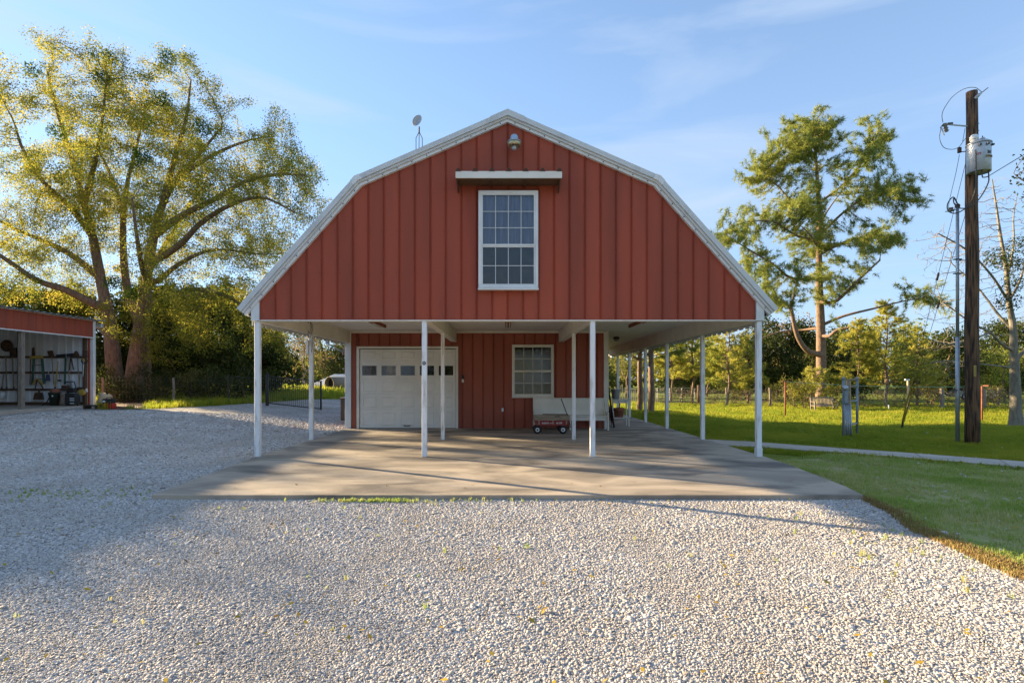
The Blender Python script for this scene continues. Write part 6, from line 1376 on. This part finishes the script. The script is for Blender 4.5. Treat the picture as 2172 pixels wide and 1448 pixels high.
def broadleaf(rg, h, w, m, nleaf=9, size=.16, lobes=9, trunk_r=.16, base=.25, natt=700, depth=None, step=.35, tipr=.03):
    att = []
    for k in range(lobes):
        a = rg.uniform(0, 6.28); rr = w * math.sqrt(rg.random()) * .62; z = h * (base + (1 - base) * rg.uniform(.15, .9)); sz = w * rg.uniform(.28, .5) * (1.15 - .4 * (z / h))
        att.append(ell((rr * math.cos(a), rr * math.sin(a), min(z, h - sz * .8)), (sz, sz, sz * .85), natt // lobes, rg, .2))
    n = max(4, int(h * base / step)) + 2; nodes = [np.array((.05 * math.sin(k), .05 * math.cos(1.3 * k), -.1 + (h * base + .1) * k / n)) for k in range(n + 1)]; par = list(range(-1, n))
    nodes, par = colonize(nodes, par, np.concatenate(att), step, w * 1.6 + h * .5, step * 1.25, 90, rg, (0, 0, .03), .16)
    rad = radii(par, .010, 2.3); sc_ = trunk_r / rad[0]; rad = np.where(rad > .03, .03 + (rad - .03) * max(sc_, .2), rad)
    V1, Q1 = tube_np(nodes, par, rad); tips = np.where(rad < tipr)[0]; C = np.repeat(nodes[tips], nleaf, 0); C = C + rg.normal(0, step * .75, C.shape)
    C[:, 2] = np.maximum(C[:, 2], .05)
    V2, Q2 = leaf_quads(C, size * rg.uniform(.6, 1.3, len(C)), rg, .6, .2); return (V1, [Q1]), (V2, [Q2]), m
PROTO = {}
def proto(key, fn, bark):
    (V1, F1), (V2, F2), m = fn
    a = np_mesh('trunk', V1, F1, bark, None, True); b = np_mesh('crown', V2, F2, m)
    for o in (a, b): COL.objects.unlink(o)
    PROTO[key] = (a.data, b.data, bark, m); bpy.data.objects.remove(a); bpy.data.objects.remove(b)
def plant(key, px_, py_, label, name='tree', cat='tree', group=None, s=1.0, sz=None, rz=0, Y=None, wid=1.0):
    g = G(px_, py_) if Y is None else Vector((X(px_, Y), Y, float(H(X(px_, Y), Y))))
    t = thing(name, label, cat, (g.x, g.y, g.z - .05), group, rz); t.scale = (s * wid, s * wid, sz if sz else s)
    a, b, bark, m = PROTO[key]
    for nm, me in (('trunk', a), ('crown', b)):
        o = bpy.data.objects.new(nm, me); COL.objects.link(o); o.parent = t
    return t
proto('pine_a', pine_young(np.random.default_rng(1), 6.5, 2.0, wid=.036), 'pine_bark'); proto('pine_b', pine_young(np.random.default_rng(2), 8.0, 2.6, L=.25, wid=.036, bare=.2), 'pine_bark')
proto('pine_c', pine_young(np.random.default_rng(3), 10.0, 2.8, 'needle', L=.26, wid=.036, bare=.3, trunk_r=.19), 'pine_bark'); proto('pine_low', pine_young(np.random.default_rng(4), 2.6, 1.5, 'needle_bright', L=.2, wid=.028, bare=0), 'pine_bark')
proto('wood_a', broadleaf(np.random.default_rng(21), 9, 4.2, 'leaf_dark', 16, .26, 13, .2, .06, 1100), 'bark'); proto('wood_b', broadleaf(np.random.default_rng(22), 7.5, 4.0, 'leaf_dark', 16, .24, 12, .2, .05, 1000), 'bark')
proto('olive', broadleaf(np.random.default_rng(23), 11, 4.5, 'leaf_olive', 8, .22, 11, .28, .25, 1000), 'bark'); proto('tan', broadleaf(np.random.default_rng(24), 8, 3.6, 'leaf_tan', 6, .18, 10, .16, .2, 800), 'pale_bark')
proto('bright', broadleaf(np.random.default_rng(25), 7, 3.2, 'leaf_bright', 8, .2, 10, .16, .15, 800), 'bark'); proto('shrub', broadleaf(np.random.default_rng(26), 2.2, 1.6, 'leaf_dark', 12, .12, 8, .05, .05, 500, step=.2), 'bark')
proto('brush', broadleaf(np.random.default_rng(27), 2.4, 1.7, 'leaf_olive', 9, .11, 8, .05, .05, 500, step=.2), 'bark'); proto('bare', broadleaf(np.random.default_rng(28), 9, 3.6, 'leaf_tan', 1, .12, 10, .16, .2, 1100, step=.3), 'pale_bark')
gw = 'dark woodland trees behind the wire fence'
for key, px_, Y, s, lab in (('wood_a', 110, 36, .85, 'dark evergreen thicket tree behind the tool shed roof'), ('wood_b', 215, 33, .9, 'dark thicket tree left of the big trunk'), ('wood_a', 335, 34, .82, 'dark thicket tree just right of the big trunk'), ('wood_b', 420, 33, .95, 'dark thicket tree behind the wire fence midway to the gate'),
                            ('wood_a', 500, 35, .80, 'dark thicket tree behind the black fence post'), ('wood_b', 560, 37, .95, 'dark thicket tree behind the iron gate post'), ('wood_a', 20, 40, 1.0, 'dark thicket tree at the far left behind the shed'), ('wood_b', 290, 41, 1.1, 'second row thicket tree behind the big trunk'), ('wood_a', 460, 43, 1.0, 'second row thicket tree behind the fence')):
    plant(key, px_, 0, lab, 'thicket_tree', 'tree', gw, s, None, rg.uniform(0, 6), Y)
for key, px_, Y, s, lab in (('shrub', 300, 27.6, .9, 'dark bush at the fence right of the big trunk'), ('shrub', 352, 27.2, .8, 'dark bush at the fence beside the short wooden post'), ('brush', 400, 27.3, .75, 'olive bush at the fence right of the wooden post'), ('shrub', 445, 27.4, .9, 'dark bush at the fence left of the black post'), ('shrub', 520, 27.8, .95, 'dark bush at the fence right of the black post'), ('shrub', 232, 27.0, .9, 'dark bush at the fence left of the big trunk')):
    plant(key, px_, 0, lab, 'fence_bush', 'bush', 'bushes along the wire fence', s, None, rg.uniform(0, 6), Y)
go = 'sunlit trees behind the far shed'
for key, px_, Y, s, lab in (('olive', 610, 70, 1.0, 'olive tree behind the iron gate'), ('tan', 645, 64, 1.0, 'tan leaved small tree above the gate bars'), ('olive', 690, 76, 1.15, 'tall olive tree between the carport posts'), ('olive', 745, 74, 1.0, 'olive tree above the pale shed roof'), ('wood_b', 720, 72, .9, 'dark round tree behind the pale shed roof'), ('bright', 580, 78, 1.2, 'bright green tree at the edge of the thicket'), ('olive', 800, 80, 1.0, 'olive tree hidden mostly by the barn corner')):
    plant(key, px_, 0, lab, 'far_tree', 'tree', go, s, None, rg.uniform(0, 6), Y)
gp_ = 'young pines around the lawn'
for key, px_, py_, s, lab in (('pine_b', 1545, 858, 1.0, 'bright young pine between the last porch posts'), ('pine_c', 1357, 872, .82, 'slim porch side pine, left of the pair'), ('pine_c', 1381, 877, .86, 'thicker porch side pine, right of the pair'), ('pine_b', 1880, 864, 1.0, 'bright bushy pine left of the white capped post'), ('pine_b', 1820, 862, .85, 'bright bushy pine behind the meter rack'), ('pine_a', 1945, 862, .95, 'bright pine right of the white capped post'),
                              ('pine_b', 1470, 852, 1.25, 'shaded pine behind the farm gate'), ('pine_b', 1425, 852, 1.15, 'shaded pine above the farm gate'), ('pine_a', 1585, 855, .9, 'small bright pine right of the porch corner post'), ('pine_low', 1722, 868, 1.15, 'low feathery pine growth beside the garden bench')):
    plant(key, px_, py_, lab, 'young_pine', 'tree', gp_, s, None, rg.uniform(0, 6))
gr = 'trees beyond the lawn fence'
for key, px_, Y, s, lab in (('wood_a', 1640, 56, 1.0, 'dark cedar mass right of the porch corner post'), ('wood_b', 1700, 58, 1.0, 'dark cedar mass left of the pine trunk'), ('wood_b', 1590, 54, .95, 'dark cedar behind the small bright pine'), ('wood_a', 1790, 57, .9, 'dark cedar right of the pine trunk'), ('wood_b', 1990, 56, 1.0, 'dark cedar left of the power pole'), ('wood_a', 2110, 60, 1.0, 'dark cedar right of the power pole'),
                            ('tan', 1665, 66, 1.35, 'tan bare twigged tree left of the pine trunk'), ('tan', 1690, 70, 1.3, 'second tan tree behind the cedars'), ('bright', 1880, 60, 1.3, 'bright green tree behind the bushy pines'), ('bright', 2130, 50, .75, 'bright leafed tree behind the bare tree'), ('bright', 2040, 62, .8, 'bright leafed tree behind the power pole'), ('olive', 1330, 64, .8, 'olive tree behind the side porch'), ('olive', 1420, 70, .8, 'olive tree above the farm gate'), ('bright', 1500, 66, 1.0, 'bright tree seen between the last porch posts'), ('wood_b', 1445, 62, .7, 'dark round cedar behind the corner post'), ('olive', 2190, 66, .9, 'olive tree at the right edge'), ('bright', 1740, 75, 1.3, 'yellow green tree behind the pine trunk'), ('wood_a', 1930, 70, .9, 'dark cedar behind the bushy pines')):
    plant(key, px_, 0, lab, 'boundary_tree', 'tree', gr, s, None, rg.uniform(0, 6), Y)
for key, px_, py_, s, lab in (('brush', 1705, 868, .95, 'brambly bush left of the garden bench'), ('brush', 1760, 864, .8, 'brambly bush behind the garden bench'), ('brush', 1560, 853, .8, 'olive bush under the young pine'), ('brush', 1650, 853, .75, 'olive bush by the left clothesline post'), ('brush', 1975, 860, .8, 'olive bush at the fence left of the power pole'), ('brush', 2110, 862, .7, 'olive bush at the fence right of the power pole')):
    plant(key, px_, py_, lab, 'lawn_bush', 'bush', 'bushes along the lawn fence', s, None, rg.uniform(0, 6))

# ---------------------------------------------------------------- bare branching tree at the right edge
rg = np.random.default_rng(9); g = G(2156, 906); TY = g.y; q = lambda a, b, d=0: P(a, b, TY + d)
LB = [([g - Vector((0, 0, .1)), q(2154, 850), q(2152, 790), q(2150, 740), q(2148, 690), q(2140, 640), q(2134, 570), q(2122, 500), q(2112, 430), q(2104, 380)], .21, .015),
      ([q(2150, 745), q(2125, 730, -.3), q(2100, 705, -.6), q(2070, 690, -.9), q(2040, 670, -1.1), q(2000, 640, -1.3)], .055, .018), ([q(2148, 700), q(2120, 670, .3), q(2090, 630, .6), q(2065, 600, .8), q(2020, 560, 1)], .06, .018),
      ([q(2150, 770), q(2175, 740), q(2200, 700), q(2230, 640)], .08, .03), ([q(2136, 590), q(2150, 520, .3), q(2150, 460, .4), q(2158, 410, .5)], .05, .01), ([q(2140, 640), q(2165, 590, -.4), q(2180, 520, -.5), q(2190, 450, -.5)], .05, .012), ([q(2152, 780), q(2110, 775, -.6), q(2060, 770, -1), q(2010, 765, -1.3), q(1975, 770, -1.5)], .035, .012), ([q(2100, 705, -.6), q(2060, 720, -1), q(2010, 730, -1.3), q(1970, 720, -1.5)], .04, .015), ([q(2140, 640), q(2100, 580, -.5), q(2050, 530, -1), q(1990, 495, -1.4)], .05, .02)]
nd, pa, fx = build_skeleton(LB, 0, 0, .2); px_m = TY / F_PX
att = np.concatenate([ell(q(a, b, d), (rx * px_m, 1.5, ry * px_m), n_, rg) for a, b, d, rx, ry, n_ in ((2110, 470, 0, 60, 90, 330), (2050, 550, 0, 95, 80, 330), (2000, 520, -1, 60, 50, 80), (2020, 650, -1, 80, 60, 150), (2000, 770, -1, 70, 50, 130), (2170, 520, 0, 60, 110, 160), (2200, 650, 0, 60, 90, 110), (2110, 600, 0, 60, 60, 120))])
nd, pa = colonize(nd, pa, att, .16, 2.0, .22, 90, rg, (0, 0, .03), .20); rad = radii(pa, .0075, 2.3); rad[:len(fx)] = flare(nd[:len(fx)], fx, g.z, .8, .3)
for i in range(len(fx), len(pa)): rad[i] = min(rad[i], rad[pa[i]] * .85)
t = thing('bare_tree', 'almost leafless pale tree at the right edge behind the power pole', 'tree', g); o0 = np.array(g); V, Q = tube_np(nd, pa, rad); np_mesh('trunk', V - o0, [Q], 'pale_bark', t, True)
C = np.concatenate([ell(q(a, b, -.3), (.42, .4, .35), 260, rg) for a, b in ((2130, 555), (2150, 600), (2110, 545), (2160, 520), (2140, 640), (2165, 560))]); V, Q = leaf_quads(C, .09, rg, .5); np_mesh('leaf_clump', V - o0, [Q], 'leaf_dark', t)
tp = np.where(rad < .012)[0]; tp = tp[rg.random(len(tp)) < .25]; V, Q = leaf_quads(nd[tp], .05, rg, .5); np_mesh('buds', V - o0, [Q], 'leaf_tan', t)
# a leafy twig hanging into the right edge from a nearer tree
YQ = 9.0; q = lambda a, b, d=0: P(a, b, YQ + d)
t = thing('edge_tree', 'dark leafy branch reaching in at the right edge', 'tree', (q(2420, 0).x, YQ, float(H(q(2420, 0).x, YQ)))); o0 = np.array(t.location)
LB = [([Vector((t.location.x, YQ, t.location.z - .1)), q(2415, 800), q(2400, 600), q(2380, 450), q(2330, 400)], .14, .05), ([q(2380, 450), q(2300, 420), q(2230, 400), q(2175, 385), q(2150, 368)], .03, .006), ([q(2230, 400), q(2200, 420), q(2168, 412)], .015, .005), ([q(2300, 420), q(2250, 460), q(2200, 480)], .02, .006)]
nd, pa, fx = build_skeleton(LB, 0, 0, .12)
att = np.concatenate([ell(q(a, b, d), (rx, 1.2, rz), n_, rg) for a, b, d, rx, rz, n_ in ((2430, 330, 0, 1.5, 1.1, 500), (2520, 420, .5, 1.3, 1.0, 300), (2380, 250, -.4, 1.0, .9, 200))])
nd, pa = colonize(nd, pa, att, .13, 2.2, .17, 80, rg, (0, 0, .02), .15); nd = np.array(nd); rad = radii(pa, .004, 2.3); m0 = len(fx); rad[:m0] = np.maximum(fx, .005)
for i in range(m0, len(pa)): rad[i] = min(rad[i], rad[pa[i]] * .9)
V, Q = tube_np(nd, pa, rad); np_mesh('trunk', V - o0, [Q], 'bark', t, True)
sel = nd[rad < .022]; C = np.repeat(sel, 7, 0) + rg.normal(0, .07, (len(sel) * 7, 3)); V, Q = leaf_quads(C, .06, rg, .55); np_mesh('crown', V - o0, [Q], 'leaf_dark', t)
for key, x, y, s, lab in (('wood_a', -22, -19, 1.0, 'dark tree behind the viewer at the left of the drive'), ('olive', -13, -18, 1.1, 'olive tree behind the viewer left of the drive'), ('wood_b', -5, -21, 1.2, 'dark tree behind the viewer at the drive end'), ('tan', 4.6, -18.5, 1.0, 'tan leaved tree behind the viewer right of the drive'), ('wood_a', 13, -20, 1.0, 'dark tree behind the viewer at the right of the drive'), ('bright', .6, -18, 1.0, 'bright leafed tree behind the viewer beside the drive'), ('tan', -33, 21.5, 1.35, 'tan leaved tree out of frame behind the tool shed'), ('tan', -42, 31, 1.75, 'tan leaved tree farther out behind the tool shed'), ('bare', -37, 24.5, 1.3, 'leafless tree out of frame behind the tool shed')):
    a, b, bark, m = PROTO[key]; t = thing('roadside_tree', lab, 'tree', (x, y, -.1), 'trees behind the viewer'); t.scale = (s, s, s)
    for nm, me in (('trunk', a), ('crown', b)): o = bpy.data.objects.new(nm, me); COL.objects.link(o); o.parent = t
# far woods closing the horizon
rg = np.random.default_rng(31); C = []
for k in range(150):
    a = rg.uniform(-1.25, 1.25); d = rg.uniform(95, 150); x, y = d * math.sin(a), d * math.cos(a) + 5; hgt = rg.uniform(5, 9.5)
    C.append(ell((x, y, hgt * .45), (rg.uniform(4, 7), 4, hgt * .55), 800, rg, .55))
C = np.concatenate(C); C = C[C[:, 2] > -.5]; V, Q = leaf_quads(C, .75, rg, .7); np_mesh('far_woods', V, [Q], 'leaf_olive', kind='stuff', label='continuous far woods closing the horizon behind the yard', category='woods')
